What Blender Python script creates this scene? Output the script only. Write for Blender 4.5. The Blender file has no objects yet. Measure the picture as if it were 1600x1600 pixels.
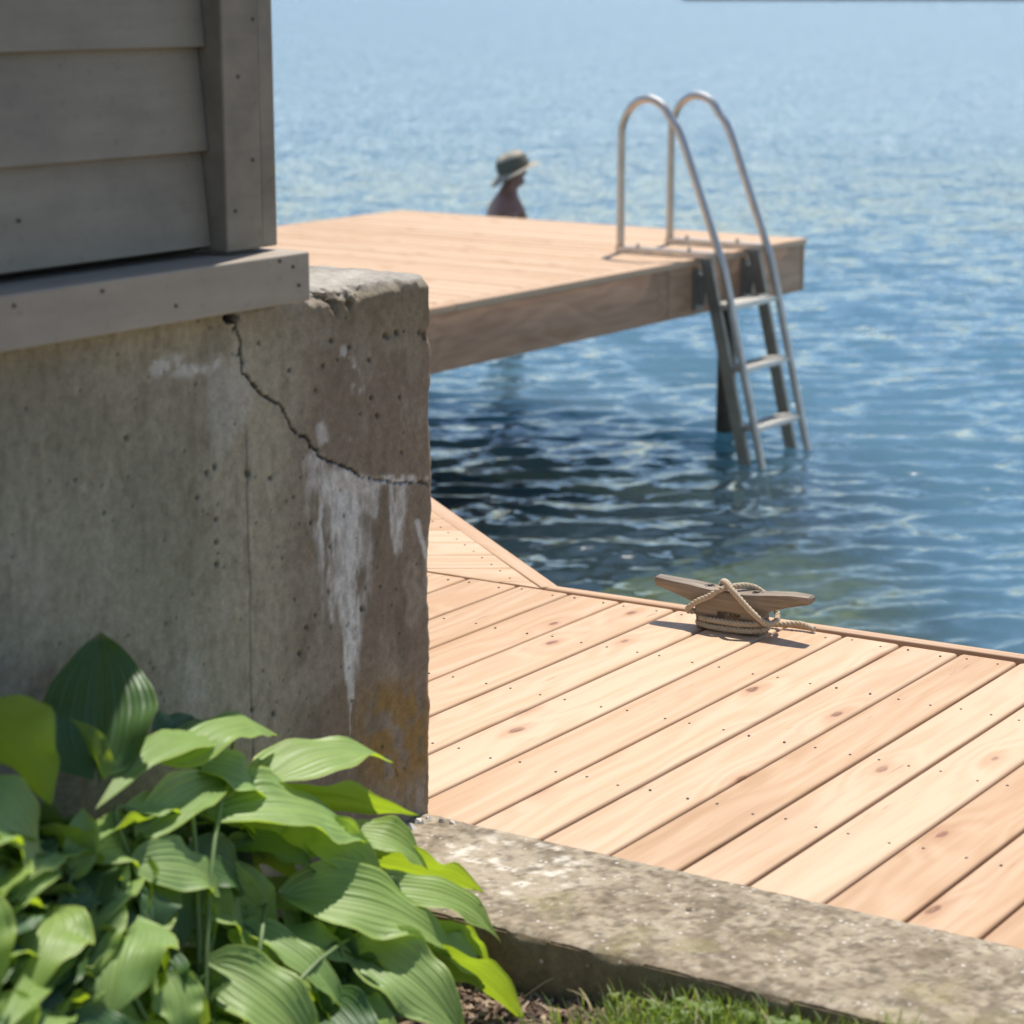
import bpy, math, random
import numpy as np
from mathutils import Vector, Matrix
R = math.radians
sc = bpy.context.scene
C = sc.collection

# ------------------------------------------------------------------ camera, sky, sun
HC = 2.63                                    # eye height above the water
FP = 3450.0                                  # focal length in photo pixels (1600 wide)
PITCH = math.atan(810 / FP); AZ = R(35.2)
cd = bpy.data.cameras.new('camera'); cam = bpy.data.objects.new('camera', cd); C.objects.link(cam)
cam.location = (0, 0, HC); cam.rotation_euler = (R(90) - PITCH, 0, AZ)
cd.sensor_width = 36; cd.lens = 36 * FP / 1600; cd.clip_start = .05; cd.clip_end = 9000
cd.dof.use_dof = True; cd.dof.focus_distance = 4.8; cd.dof.aperture_fstop = 4.5
sc.camera = cam
SUN_EL = R(66); SHX, SHY = .27, -.963        # shadows fall this way
w = bpy.data.worlds.new('World'); sc.world = w; w.use_nodes = True
nt = w.node_tree; sky = nt.nodes.new('ShaderNodeTexSky'); sky.sky_type = 'NISHITA'
sky.sun_disc = False; sky.sun_elevation = SUN_EL; sky.sun_rotation = math.atan2(-SHX, -SHY)
sky.air_density = 1.0; sky.dust_density = .3; sky.ozone_density = 1.8
nt.links.new(sky.outputs[0], nt.nodes['Background'].inputs[0]); nt.nodes['Background'].inputs[1].default_value = .118
sd = bpy.data.lights.new('sun', 'SUN'); sd.energy = 5.0; sd.angle = R(.53); sd.color = (1, .95, .87)
sun = bpy.data.objects.new('sun', sd); C.objects.link(sun)
sdir = Vector((SHX * math.cos(SUN_EL), SHY * math.cos(SUN_EL), -math.sin(SUN_EL)))
sun.rotation_euler = sdir.to_track_quat('-Z', 'Y').to_euler()
sc.view_settings.view_transform = 'Standard'; sc.view_settings.look = 'None'
sc.view_settings.gamma = 1; sc.view_settings.use_curve_mapping = False
sc.view_settings.exposure = .31
sc.cycles.use_denoising = True; sc.cycles.max_bounces = 8; sc.cycles.transparent_max_bounces = 12
sc.cycles.sample_clamp_indirect = 6; sc.cycles.sample_clamp_direct = 1.1

# ------------------------------------------------------------------ reading places off the photograph
_fw = np.array([-math.sin(AZ), math.cos(AZ), 0]); _r = np.array([math.cos(AZ), math.sin(AZ), 0]); _up = np.array([0, 0, 1.])
_cf = _fw * math.cos(PITCH) - _up * math.sin(PITCH); _cu = _fw * math.sin(PITCH) + _up * math.cos(PITCH)
_O = np.array([0, 0, HC])
def ray(px, py): return _cf + _r * (px - 800) / FP - _cu * (py - 800) / FP
def at_z(px, py, z): d = ray(px, py); return _O + d * ((z - HC) / d[2])
def at_x(px, py, x): d = ray(px, py); return _O + d * (x / d[0])
def at_y(px, py, y): d = ray(px, py); return _O + d * (y / d[1])
def at_d(px, py, dep): d = ray(px, py); return _O + d * (dep / (d @ _fw))
def to_px(P):
    q = P - _O; z = q @ _cf
    return 800 + FP * (q @ _r) / z, 800 - FP * (q @ _cu) / z

# ------------------------------------------------------------------ noise
def _hash(ix, iy, s):
    h = (ix.astype(np.int64) * 374761393 + iy.astype(np.int64) * 668265263 + s * 974634777) & 0xffffffff
    h = ((h ^ (h >> 13)) * 1274126177) & 0xffffffff
    return ((h ^ (h >> 16)) & 0xffff) / 65535.0
def vnoise(x, y, s=0):
    x = np.asarray(x, float); y = np.asarray(y, float)
    ix = np.floor(x); iy = np.floor(y); fx = x - ix; fy = y - iy
    fx = fx * fx * (3 - 2 * fx); fy = fy * fy * (3 - 2 * fy)
    a = _hash(ix, iy, s); b = _hash(ix + 1, iy, s); c = _hash(ix, iy + 1, s); d = _hash(ix + 1, iy + 1, s)
    return (a * (1 - fx) + b * fx) * (1 - fy) + (c * (1 - fx) + d * fx) * fy
def fbm(x, y, s=0, o=4):
    t = 0; a = .5; n = 0
    for k in range(o): t = t + a * vnoise(x * 2 ** k, y * 2 ** k, s + k * 17); n += a; a *= .55
    return t / n
def sstep(a, b, x): t = np.clip((x - a) / (b - a), 0, 1); return t * t * (3 - 2 * t)
def seg_dist(U, V, pts):
    best = np.full(U.shape, 1e9)
    for (x0, y0), (x1, y1) in zip(pts[:-1], pts[1:]):
        dx, dy = x1 - x0, y1 - y0; t = np.clip(((U - x0) * dx + (V - y0) * dy) / (dx * dx + dy * dy), 0, 1)
        best = np.minimum(best, np.hypot(U - x0 - t * dx, V - y0 - t * dy))
    return best

# ------------------------------------------------------------------ objects
def tag(o, label=None, cat=None, group=None, kind=None):
    if label: o['label'] = label
    if cat: o['category'] = cat
    if group: o['group'] = group
    if kind: o['kind'] = kind
    return o
def empty(name, loc=(0, 0, 0), rz=0):
    o = bpy.data.objects.new(name, None); C.objects.link(o); o.location = loc; o.rotation_euler = (0, 0, rz)
    o.empty_display_size = .1; return o
def put(name, me, parent=None, loc=(0, 0, 0), rot=(0, 0, 0)):
    o = bpy.data.objects.new(name, me); C.objects.link(o); o.location = loc; o.rotation_euler = rot
    if parent: o.parent = parent
    return o
def mk(name, verts, faces, mat, smooth=False):
    me = bpy.data.meshes.new(name); me.from_pydata([tuple(map(float, v)) for v in verts], [], faces); me.materials.append(mat)
    if smooth: me.polygons.foreach_set('use_smooth', [True] * len(me.polygons))
    me.update(); return me
def fast_mesh(name, V, Q, mat, smooth=True, cols=None, cname='Col'):
    V = np.asarray(V, np.float32); Q = np.asarray(Q, np.int32); k = Q.shape[1]
    me = bpy.data.meshes.new(name); me.vertices.add(len(V)); me.vertices.foreach_set('co', V.ravel())
    me.loops.add(Q.size); me.loops.foreach_set('vertex_index', Q.ravel())
    me.polygons.add(len(Q)); me.polygons.foreach_set('loop_start', np.arange(0, Q.size, k, dtype=np.int32))
    me.polygons.foreach_set('loop_total', np.full(len(Q), k, np.int32))
    me.polygons.foreach_set('use_smooth', np.full(len(Q), smooth)); me.materials.append(mat); me.update(calc_edges=True)
    if cols is not None:
        a = me.color_attributes.new(cname, 'FLOAT_COLOR', 'POINT')
        c = np.ones((len(V), 4), np.float32); c[:, :cols.shape[1]] = cols; a.data.foreach_set('color', c.ravel())
    return me
def gridq(nu, nv, off=0):
    i = np.arange(nu - 1)[:, None] * nv + np.arange(nv - 1)[None, :] + off; i = i.ravel()
    return np.stack([i, i + nv, i + nv + 1, i + 1], 1)
class MB:
    def __init__(s): s.v = []; s.f = []
    def add(s, v, f):
        o = len(s.v); s.v += [tuple(map(float, p)) for p in v]; s.f += [tuple(i + o for i in q) for q in f]
    def box(s, a, b, jit=0):
        (x0, y0, z0), (x1, y1, z1) = a, b
        v = [(x0, y0, z0), (x1, y0, z0), (x1, y1, z0), (x0, y1, z0), (x0, y0, z1), (x1, y0, z1), (x1, y1, z1), (x0, y1, z1)]
        s.add(v, [(3, 2, 1, 0), (4, 5, 6, 7), (0, 1, 5, 4), (1, 2, 6, 5), (2, 3, 7, 6), (3, 0, 4, 7)])
    def tube(s, pts, rad, n=12, cap=True, flat=None):
        P = [Vector(p) for p in pts]; m = len(P); rs = rad if isinstance(rad, (list, tuple)) else [rad] * m
        up = Vector((0, 0, 1)); t0 = (P[1] - P[0]).normalized()
        if abs(t0.z) > .9: up = Vector((0, 1, 0))
        nrm = (up - t0 * up.dot(t0)).normalized(); V = []
        for i in range(m):
            t = (P[min(i + 1, m - 1)] - P[max(i - 1, 0)]).normalized()
            nrm = (nrm - t * nrm.dot(t)).normalized(); b = t.cross(nrm)
            for k in range(n):
                a = 2 * math.pi * k / n; ra = rs[i] * math.cos(a); rb = rs[i] * math.sin(a)
                if flat: ra *= flat
                V.append(P[i] + nrm * ra + b * rb)
        F = [(i * n + k, i * n + (k + 1) % n, (i + 1) * n + (k + 1) % n, (i + 1) * n + k) for i in range(m - 1) for k in range(n)]
        if cap: F += [tuple(range(n - 1, -1, -1)), tuple((m - 1) * n + k for k in range(n))]
        s.add(V, F)
    def prism(s, poly, z0, z1):
        n = len(poly); v = [(x, y, z0) for x, y in poly] + [(x, y, z1) for x, y in poly]
        s.add(v, [tuple(range(n - 1, -1, -1)), tuple(range(n, 2 * n))] + [(i, (i + 1) % n, n + (i + 1) % n, n + i) for i in range(n)])
    def mesh(s, name, mat, smooth=False): return mk(name, s.v, s.f, mat, smooth)
    def build(s, name, mat, parent=None, smooth=False, loc=(0, 0, 0), rot=(0, 0, 0)):
        me = s.mesh(name, mat, smooth)
        return put(name, me, parent, loc, rot)
def smooth_angle(me, deg=40):
    me.polygons.foreach_set('use_smooth', [True] * len(me.polygons))
    import bmesh
    bm = bmesh.new(); bm.from_mesh(me)
    for e in bm.edges:
        if len(e.link_faces) == 2 and e.calc_face_angle(0) > R(deg): e.smooth = False
    bm.to_mesh(me); bm.free()

# ------------------------------------------------------------------ materials
class M:
    def __init__(s, name):
        s.m = bpy.data.materials.new(name); s.m.use_nodes = True; s.t = s.m.node_tree; s.t.nodes.clear()
        s.out = s.n('OutputMaterial')
    def n(s, typ, **kw):
        nd = s.t.nodes.new('ShaderNode' + typ)
        for k, v in kw.items(): setattr(nd, k, v)
        return nd
    def l(s, a, b): s.t.links.new(a, b)
    def setin(s, nd, i, v):
        if hasattr(v, 'is_output'): s.l(v, nd.inputs[i])
        elif v is not None: nd.inputs[i].default_value = v if not (isinstance(v, tuple) and len(v) == 3 and nd.inputs[i].type == 'RGBA') else (*v, 1)
    def coord(s, kind='Object', scale=(1, 1, 1), off=None):
        tc = s.n('TexCoord'); o = tc.outputs[kind]
        if off is not None:
            a = s.n('VectorMath', operation='ADD'); s.l(o, a.inputs[0]); s.l(off, a.inputs[1]); o = a.outputs[0]
        mp = s.n('Mapping'); mp.inputs['Scale'].default_value = scale; s.l(o, mp.inputs[0]); return mp.outputs[0]
    def rnd(s, k=37.0):
        oi = s.n('ObjectInfo'); c = s.n('CombineXYZ')
        for i, f in enumerate((1, 1.7, .6)):
            m = s.math('MULTIPLY', oi.outputs['Random'], k * f); s.l(m, c.inputs[i])
        return c.outputs[0], oi.outputs['Random']
    def noise(s, vec, scale, detail=4, rough=.55, dist=0):
        t = s.n('TexNoise'); s.l(vec, t.inputs['Vector']); t.inputs['Scale'].default_value = scale
        t.inputs['Detail'].default_value = detail; t.inputs['Roughness'].default_value = rough; t.inputs['Distortion'].default_value = dist
        return t.outputs['Fac']
    def math(s, op, a, b=None, clamp=False):
        m = s.n('Math', operation=op); m.use_clamp = clamp; s.setin(m, 0, a)
        if b is not None: s.setin(m, 1, b)
        return m.outputs[0]
    def mapr(s, v, a, b, c=0., d=1.):
        m = s.n('MapRange'); s.setin(m, 0, v); m.inputs[1].default_value = a; m.inputs[2].default_value = b
        m.inputs[3].default_value = c; m.inputs[4].default_value = d; return m.outputs[0]
    def mix(s, f, a, b, mode='MIX'):
        m = s.n('Mix', data_type='RGBA', blend_type=mode); s.setin(m, 0, f); s.setin(m, 6, a); s.setin(m, 7, b); return m.outputs[2]
    def ramp(s, f, stops):
        r = s.n('ValToRGB'); s.l(f, r.inputs[0]); e = r.color_ramp.elements
        while len(e) < len(stops): e.new(.5)
        for q, (p, c) in zip(e, stops): q.position = p; q.color = (*c, 1)
        return r.outputs[0]
    def bump(s, h, st=.3, dist=.01, nrm=None):
        b = s.n('Bump'); b.inputs['Strength'].default_value = st; b.inputs['Distance'].default_value = dist; s.l(h, b.inputs['Height'])
        if nrm is not None: s.l(nrm, b.inputs['Normal'])
        return b.outputs[0]
    def pbr(s, col, rough=.7, nrm=None, metal=0, spec=.5):
        p = s.n('BsdfPrincipled'); s.setin(p, 'Base Color', col); s.setin(p, 'Roughness', rough)
        p.inputs['Metallic'].default_value = metal; p.inputs['Specular IOR Level'].default_value = spec
        if nrm is not None: s.l(nrm, p.inputs['Normal'])
        s.l(p.outputs[0], s.out.inputs[0]); return p

def wood_mat(name, c1, c2, knots=True, rough=.62, tone=.28, grey=None, fine_k=.62):
    """grain runs along local Y"""
    m = M(name); off, rv = m.rnd()
    v = m.coord('Object', (1, 1, 1), off)
    def sc_(sx, sy, sz):
        q = m.n('Mapping'); q.inputs['Scale'].default_value = (sx, sy, sz); m.l(v, q.inputs[0]); return q.outputs[0]
    warp = m.noise(sc_(6, 1.3, 6), 1, 2)
    kn = m.n('TexVoronoi'); kn.feature = 'F1'; kn.voronoi_dimensions = '2D'
    kw = m.n('TexNoise'); m.l(sc_(28, 14, 1), kw.inputs['Vector']); kw.inputs['Scale'].default_value = 1; kw.inputs['Detail'].default_value = 2
    kv = m.n('VectorMath', operation='MULTIPLY_ADD'); m.l(kw.outputs['Color'], kv.inputs[0]); kv.inputs[1].default_value = (.10, .10, 0); m.l(sc_(6.2, 2.6, 1), kv.inputs[2]); m.l(kv.outputs[0], kn.inputs['Vector']); kn.inputs['Scale'].default_value = 1; kn.inputs['Randomness'].default_value = 1
    kd = kn.outputs['Distance']
    kc = m.n('SeparateColor'); m.l(kn.outputs['Color'], kc.inputs[0])
    gate = m.math('GREATER_THAN', kc.outputs[0], .60)
    sz = m.mapr(kc.outputs[1], 0, 1, .03, .085)
    swirl = m.math('MULTIPLY', m.math('MULTIPLY', m.mapr(kd, 0, .42, 1, 0), gate), 1.0)
    # ring pattern
    sx = m.n('SeparateXYZ'); m.l(sc_(1, 1, 1), sx.inputs[0])
    ph = m.math('ADD', m.math('MULTIPLY', sx.outputs[0], 34), m.math('MULTIPLY', warp, 11))
    ph = m.math('ADD', ph, m.math('MULTIPLY', swirl, 3.5))
    ring = m.math('SINE', m.math('MULTIPLY', ph, 3.0))
    ring = m.mapr(ring, -1, 1)
    fine = m.noise(sc_(120, 3, 120), 1, 4, .65)
    med = m.noise(sc_(22, 1.1, 22), 1, 4, .6, .5)
    f = m.math('ADD', m.math('MULTIPLY', ring, .22), m.math('ADD', m.math('MULTIPLY', fine, fine_k), m.math('MULTIPLY', med, .62)))
    f = m.math('ADD', f, m.mapr(rv, 0, 1, -.30 - fine_k * .5 + .15, .20 - fine_k * .5 + .15))
    col = m.ramp(f, [(.22, c1), (.85, c2)])
    # warmer / paler boards
    hue = m.mapr(m.math('FRACT', m.math('MULTIPLY', rv, 7.31)), 0, 1, 0, tone)
    col = m.mix(hue, col, (c1[0] * .93, c1[1] * .80, c1[2] * .70), 'MULTIPLY') if False else m.mix(hue, col, m.mix(.5, col, (c2[0], c2[1] * .86, c2[2] * .80)))
    blot = m.mapr(m.noise(sc_(5, 1.4, 5), 1, 3, .6), .56, .74, 0, .35)
    col = m.mix(blot, col, (c2[0] * .80, c2[1] * .72, c2[2] * .66))
    if knots:
        core = m.math('MULTIPLY', m.math('LESS_THAN', kd, sz), gate)
        halo = m.math('MULTIPLY', m.math('MULTIPLY', m.mapr(kd, .02, .20, 1, 0), gate), .5)
        col = m.mix(halo, col, (c2[0] * .78, c2[1] * .55, c2[2] * .42))
        cm = m.math('MULTIPLY', m.math('MULTIPLY', m.math('SUBTRACT', 1.0, m.math('DIVIDE', kd, sz), True), gate), 2.6, True)
        kt = m.noise(sc_(60, 22, 60), 1, 2)
        cm = m.math('MULTIPLY', cm, m.mapr(kt, .3, .6, .3, 1))
        col = m.mix(cm, col, (.19, .085, .045))
        # small dark flecks and checks
        fl = m.mapr(m.noise(sc_(95, 7, 95), 1, 2, .5), .715, .79, 0, .55)
        col = m.mix(fl, col, (c2[0] * .45, c2[1] * .36, c2[2] * .30))
    if grey: col = m.mix(m.mapr(m.noise(sc_(9, 2, 9), 1, 4), .35, .7, .0, .6), col, grey)
    h = m.math('ADD', m.math('MULTIPLY', fine, .6), m.math('MULTIPLY', med, .5))
    m.pbr(col, m.mapr(med, .3, .7, rough - .08, rough + .1), m.bump(h, .35, .0012), spec=.35)
    return m.m
WOOD = wood_mat('new_cedar', (.565, .398, .258), (.435, .265, .145))
WOODB = wood_mat('cedar_trim', (.55, .375, .24), (.45, .28, .165), knots=False)
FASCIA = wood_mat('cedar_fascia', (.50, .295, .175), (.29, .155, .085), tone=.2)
DARKW = wood_mat('pile_timber', (.10, .09, .07), (.045, .04, .03), knots=False)

def metal_mat(name, col, rough=.32, dirt=.3):
    m = M(name); v = m.coord('Object'); n = m.noise(v, 14, 4); n2 = m.noise(v, 160, 2)
    c = m.mix(m.mapr(n, .4, .75, 0, dirt), col, (.30, .27, .22))
    m.pbr(c, m.mapr(n, .3, .7, rough - .05, rough + .14), m.bump(n2, .15, .0008), metal=.9)
    return m.m
ALU = metal_mat('brushed_aluminium', (.54, .51, .48))
ALUD = metal_mat('weathered_aluminium', (.33, .32, .29), .5, .6)
TREAD = metal_mat('ribbed_tread', (.66, .64, .60), .5, .2)

def concrete_mat(name, base=None, alt=None, vcol=False, agg=True):
    m = M(name); v = m.coord('Object')
    n1 = m.noise(v, 5, 5, .6); n2 = m.noise(v, 60, 5, .65); n3 = m.noise(v, 330, 3, .6)
    if vcol:
        a = m.n('Attribute', attribute_name='Col'); col = a.outputs['Color']
        col = m.mix(1.0, col, m.ramp(n2, [(.25, (.72, .72, .72)), (.75, (1.22, 1.2, 1.18))]), 'MULTIPLY')
    else:
        col = m.ramp(n1, [(.3, base), (.7, alt)])
        col = m.mix(1.0, col, m.ramp(n2, [(.28, (.62, .62, .62)), (.72, (1.25, 1.24, 1.2))]), 'MULTIPLY')
    col = m.mix(1.0, col, m.ramp(n3, [(.3, (.82, .81, .80)), (.7, (1.14, 1.14, 1.13))]), 'MULTIPLY')
    if agg:
        vo = m.n('TexVoronoi'); m.l(v, vo.inputs['Vector']); vo.inputs['Scale'].default_value = 95
        s = m.n('SeparateColor'); m.l(vo.outputs['Color'], s.inputs[0])
        g = m.math('MULTIPLY', m.math('GREATER_THAN', s.outputs[0], .80), m.mapr(vo.outputs['Distance'], .25, .38, .8, 0))
        col = m.mix(g, col, m.ramp(s.outputs[1], [(0, (.16, .13, .11)), (.45, (.33, .28, .22)), (1, (.60, .57, .52))]))
    h = m.math('ADD', m.math('MULTIPLY', n2, .7), m.math('MULTIPLY', n3, .35))
    m.pbr(col, .92, m.bump(h, .55, .004), spec=.2)
    return m.m
WALLM = concrete_mat('old_foundation_concrete', vcol=True, agg=False)
KERBM = concrete_mat('kerb_concrete', vcol=True)  # concrete tinted by the kerb's vertex colours

def paint_mat(name, c, dark, amt=.8):
    m = M(name); off, rv = m.rnd(); v = m.coord('Object', (1, 1, 1), off)
    q = m.n('Mapping'); q.inputs['Scale'].default_value = (30, 3, 30); m.l(v, q.inputs[0])
    g = m.noise(q.outputs[0], 1, 4, .6); n = m.noise(v, 7, 5, .6); n2 = m.noise(v, 45, 4, .6)
    col = m.mix(m.mapr(n, .42, .75, 0, amt), c, dark)
    col = m.mix(m.mapr(n2, .60, .74, 0, .32), col, (dark[0] * .45, dark[1] * .45, dark[2] * .42))
    col = m.mix(1.0, col, m.ramp(g, [(.3, (.88, .88, .88)), (.7, (1.08, 1.08, 1.07))]), 'MULTIPLY')
    m.pbr(col, .6, m.bump(m.math('ADD', g, m.math('MULTIPLY', n2, .4)), .3, .001), spec=.35)
    return m.m
SIDING = paint_mat('clapboard_paint', (.275, .238, .182), (.19, .166, .13))
TRIM = paint_mat('corner_board_paint', (.26, .218, .163), (.125, .103, .078), .8)
SILLM = paint_mat('water_table_paint', (.36, .30, .235), (.26, .215, .165), .5)
def flat_mat(name, c, rough=.7, metal=0, var=.15):
    m = M(name); n = m.noise(m.coord('Object'), 25, 4)
    m.pbr(m.mix(m.mapr(n, .3, .7, 0, 1), tuple(k * (1 - var) for k in c), tuple(min(1, k * (1 + var)) for k in c)), rough, metal=metal); return m.m
SCREWM = flat_mat('screw_steel', (.07, .055, .045), .5, .4)
DARK = flat_mat('black_felt', (.02, .02, .02), .9)
ROOFM = flat_mat('grey_shingle', (.09, .085, .08), .95)

def leaf_mat(name, top, under, trans, glauc=.45):
    m = M(name); uv = m.n('TexCoord').outputs['UV']; s = m.n('SeparateXYZ'); m.l(uv, s.inputs[0])
    off, rv = m.rnd(); v = m.coord('Object', (1, 1, 1), off)
    vein = m.mapr(m.math('SINE', m.math('MULTIPLY', s.outputs[0], 2 * math.pi * 17)), .35, 1, 0, 1)
    n = m.noise(v, 22, 4, .6); n2 = m.noise(v, 7, 3)
    base = m.mix(m.mapr(n, .3, .7, 0, 1), tuple(k * .82 for k in top), tuple(k * 1.18 for k in top))
    base = m.mix(m.mapr(rv, 0, 1, 0, .45), base, (top[0] * 1.25, top[1] * 1.12, top[2] * .72))
    base = m.mix(m.math('MULTIPLY', vein, .30), base, (top[0] * .62, top[1] * .68, top[2] * .6))
    mid = m.mapr(m.math('ABSOLUTE', m.math('SUBTRACT', s.outputs[0], .5)), 0, .018, .7, 0)
    base = m.mix(mid, base, (top[0] * 1.6, top[1] * 1.4, top[2] * 1.2))
    edge = m.mapr(m.math('ABSOLUTE', m.math('SUBTRACT', s.outputs[0], .5)), .47, .5, 0, .6)
    base = m.mix(edge, base, (top[0] * 1.9, top[1] * 1.35, top[2] * .6))
    tip = m.math('MULTIPLY', m.mapr(m.math('ADD', s.outputs[1], m.math('MULTIPLY', n, .12)), .97, 1.06), m.mapr(rv, .35, .8), True)
    base = m.mix(tip, base, (.42, .30, .12)); spot = m.mapr(m.noise(v, 48, 2, .5), .74, .80, 0, .7); base = m.mix(spot, base, (.30, .24, .10))
    geo = m.n('NewGeometry')
    col = m.mix(geo.outputs['Backfacing'], base, under)
    h = m.math('ADD', m.math('MULTIPLY', m.math('SINE', m.math('MULTIPLY', s.outputs[0], 2 * math.pi * 17)), .5), m.math('MULTIPLY', n, .5))
    nb = m.bump(h, .35, .0018)
    p = m.n('BsdfPrincipled'); m.setin(p, 'Base Color', col); p.inputs['Roughness'].default_value = .46; p.inputs['Specular IOR Level'].default_value = .5; m.l(nb, p.inputs['Normal'])
    t = m.n('BsdfTranslucent'); m.setin(t, 'Color', m.mix(m.math('MULTIPLY', vein, .35), trans, tuple(k * .7 for k in trans))); m.l(nb, t.inputs['Normal'])
    mx = m.n('MixShader'); mx.inputs[0].default_value = glauc; m.l(p.outputs[0], mx.inputs[1]); m.l(t.outputs[0], mx.inputs[2]); m.l(mx.outputs[0], m.out.inputs[0])
    return m.m
LEAF = leaf_mat('hosta_leaf', (.28, .415, .135), (.16, .25, .07), (.52, .70, .03), .42)
LEAFD = leaf_mat('hosta_leaf_shaded', (.065, .14, .05), (.07, .12, .035), (.12, .20, .015), .28)  # darker copy of the leaf, shade inside the clump put into its colour
GRASSM = leaf_mat('lawn_grass', (.17, .25, .05), (.17, .25, .05), (.42, .55, .05), .4)
STALKM = flat_mat('leaf_stalk', (.10, .16, .045), .5)

# ------------------------------------------------------------------ water
def water_mat():
    m = M('lake_water')
    geo = m.n('NewGeometry'); mp = m.n('Mapping'); mp.inputs['Rotation'].default_value = (0, 0, -AZ); m.l(geo.outputs['Position'], mp.inputs[0])
    acc = geo.outputs['Normal']; lod = m.n('Attribute', attribute_name='lod').outputs['Fac']; boost = m.math('ADD', 1.0, m.math('MULTIPLY', lod, 1.6))
    for scl, amp, sq in ((12.0, .27, 1.4), (5.0, .50, 1.9), (1.6, .42, 2.4), (.35, .16, 3.0), (.05, .06, 2.0)):     # ripples, wavelets, gust patches
        q = m.n('Mapping'); q.inputs['Scale'].default_value = (scl, scl * sq, scl); m.l(mp.outputs[0], q.inputs[0])
        t = m.n('TexNoise'); m.l(q.outputs[0], t.inputs['Vector']); t.inputs['Scale'].default_value = 1; t.inputs['Detail'].default_value = 2.5; t.inputs['Roughness'].default_value = .5
        sb = m.n('VectorMath', operation='SUBTRACT'); m.l(t.outputs['Color'], sb.inputs[0]); sb.inputs[1].default_value = (.5, .5, .5)
        ml = m.n('VectorMath', operation='MULTIPLY'); m.l(sb.outputs[0], ml.inputs[0]); ml.inputs[1].default_value = (amp * .8, amp * 1.5, 0); sl = m.n('VectorMath', operation='SCALE'); m.l(ml.outputs[0], sl.inputs[0]); m.l(boost, sl.inputs['Scale']); ml = sl
        ro = m.n('VectorRotate'); ro.rotation_type = 'Z_AXIS'; ro.inputs['Angle'].default_value = AZ; m.l(ml.outputs[0], ro.inputs['Vector'])
        ad = m.n('VectorMath', operation='ADD'); m.l(acc, ad.inputs[0]); m.l(ro.outputs[0], ad.inputs[1]); acc = ad.outputs[0]
    nn = m.n('VectorMath', operation='NORMALIZE'); m.l(acc, nn.inputs[0]); nb = nn.outputs[0]
    at = m.n('Attribute', attribute_name='clear'); clear = at.outputs['Fac']
    tr = m.n('BsdfTransparent'); tr.inputs[0].default_value = (.60, .70, .45, 1)
    di = m.n('SubsurfaceScattering', falloff='BURLEY'); di.inputs['Color'].default_value = (.064, .138, .190, 1); di.inputs['Scale'].default_value = 1.0; di.inputs['Radius'].default_value = (1.4, 2.8, 3.2)
    body = m.n('MixShader'); m.l(clear, body.inputs[0]); m.l(di.outputs[0], body.inputs[1]); m.l(tr.outputs[0], body.inputs[2])
    gl = m.n('BsdfGlossy'); m.l(m.math('ADD', .085, m.math('MULTIPLY', lod, .12)), gl.inputs['Roughness']); gl.inputs[0].default_value = (.97, .99, 1, 1); m.l(nb, gl.inputs['Normal'])
    fr = m.n('Fresnel'); fr.inputs[0].default_value = 1.38; m.l(nb, fr.inputs['Normal'])
    mx = m.n('MixShader'); m.l(fr.outputs[0], mx.inputs[0]); m.l(body.outputs[0], mx.inputs[1]); m.l(gl.outputs[0], mx.inputs[2])
    m.l(mx.outputs[0], m.out.inputs[0]); return m.m
WATER = water_mat()
def bed_z(x, y):
    return -.42 - .012 * np.clip(y - 4.5, 0, 12) - .16 * np.clip(y - 16, 0, 40) + .05 * (fbm(x * .9, y * .9, 5) - .5)
def build_water():
    # rows run across the view, spacing grows with distance; a plain tessellation of one sheet
    v = [3.2]
    while v[-1] < 7.6: v.append(v[-1] + .06)
    while v[-1] < 60: v.append(v[-1] + .0021 * v[-1] * (1 + v[-1] * .03))
    while v[-1] < 5000: v.append(v[-1] * 1.12)
    t = np.concatenate([-np.geomspace(3.0, .3, 22), np.linspace(-.29, .29, 400), np.geomspace(.3, 3.0, 22)]); nu = len(t)
    v = np.array(v); A = v[:, None]; B = t[None, :] * (v[:, None] + 1.2)
    X = A * _fw[0] + B * _r[0]; Y = A * _fw[1] + B * _r[1]
    rng = np.random.RandomState(9); Z = np.zeros_like(X)
    wind = math.pi / 2 + .25            # travel mostly towards the shore
    for k in range(70):
        lam = .11 * (.48 / .11) ** rng.rand(); th = wind + rng.randn() * .38 
        kx = np.cos(th) * _r[0] + np.sin(th) * _fw[0]; ky = np.cos(th) * _r[1] + np.sin(th) * _fw[1]
        kk = 2 * math.pi / lam; amp = .0050 * lam ** 1.0 * (.6 + .8 * rng.rand()) 
        fade = 1 - sstep(lam * 40, lam * 80, A)
        ph = kk * (kx * X + ky * Y) + rng.rand() * 6.28 + 1.3 * fbm(X * .35, Y * .35, k)
        Z += amp * fade * np.sin(ph)
    Z *= .55 + .9 * fbm(X * .22, Y * .22, 77)
    depth = np.clip(-bed_z(X, Y), 0, 9); side = X * _r[0] + Y * _r[1]; clear = .80 * np.exp(-depth * .10) * (1 - .85 * sstep(11.2, 13.6, A)) * (1 - sstep(14, 22, A)) * (1 - .85 * sstep(1.6, 2.8, side + .5 * fbm(X, Y, 99)))
    V = np.stack([X, Y, Z], 2).reshape(-1, 3)
    me = fast_mesh('water', V, gridq(len(v), nu)[:, ::-1], WATER, True)
    a = me.attributes.new('clear', 'FLOAT', 'POINT'); a.data.foreach_set('value', clear.ravel().astype(np.float32))
    a = me.attributes.new('lod', 'FLOAT', 'POINT'); a.data.foreach_set('value', (sstep(12, 50, A) + 0 * X).ravel().astype(np.float32))
    tag(put('water', me), kind='structure')
build_water()
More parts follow.
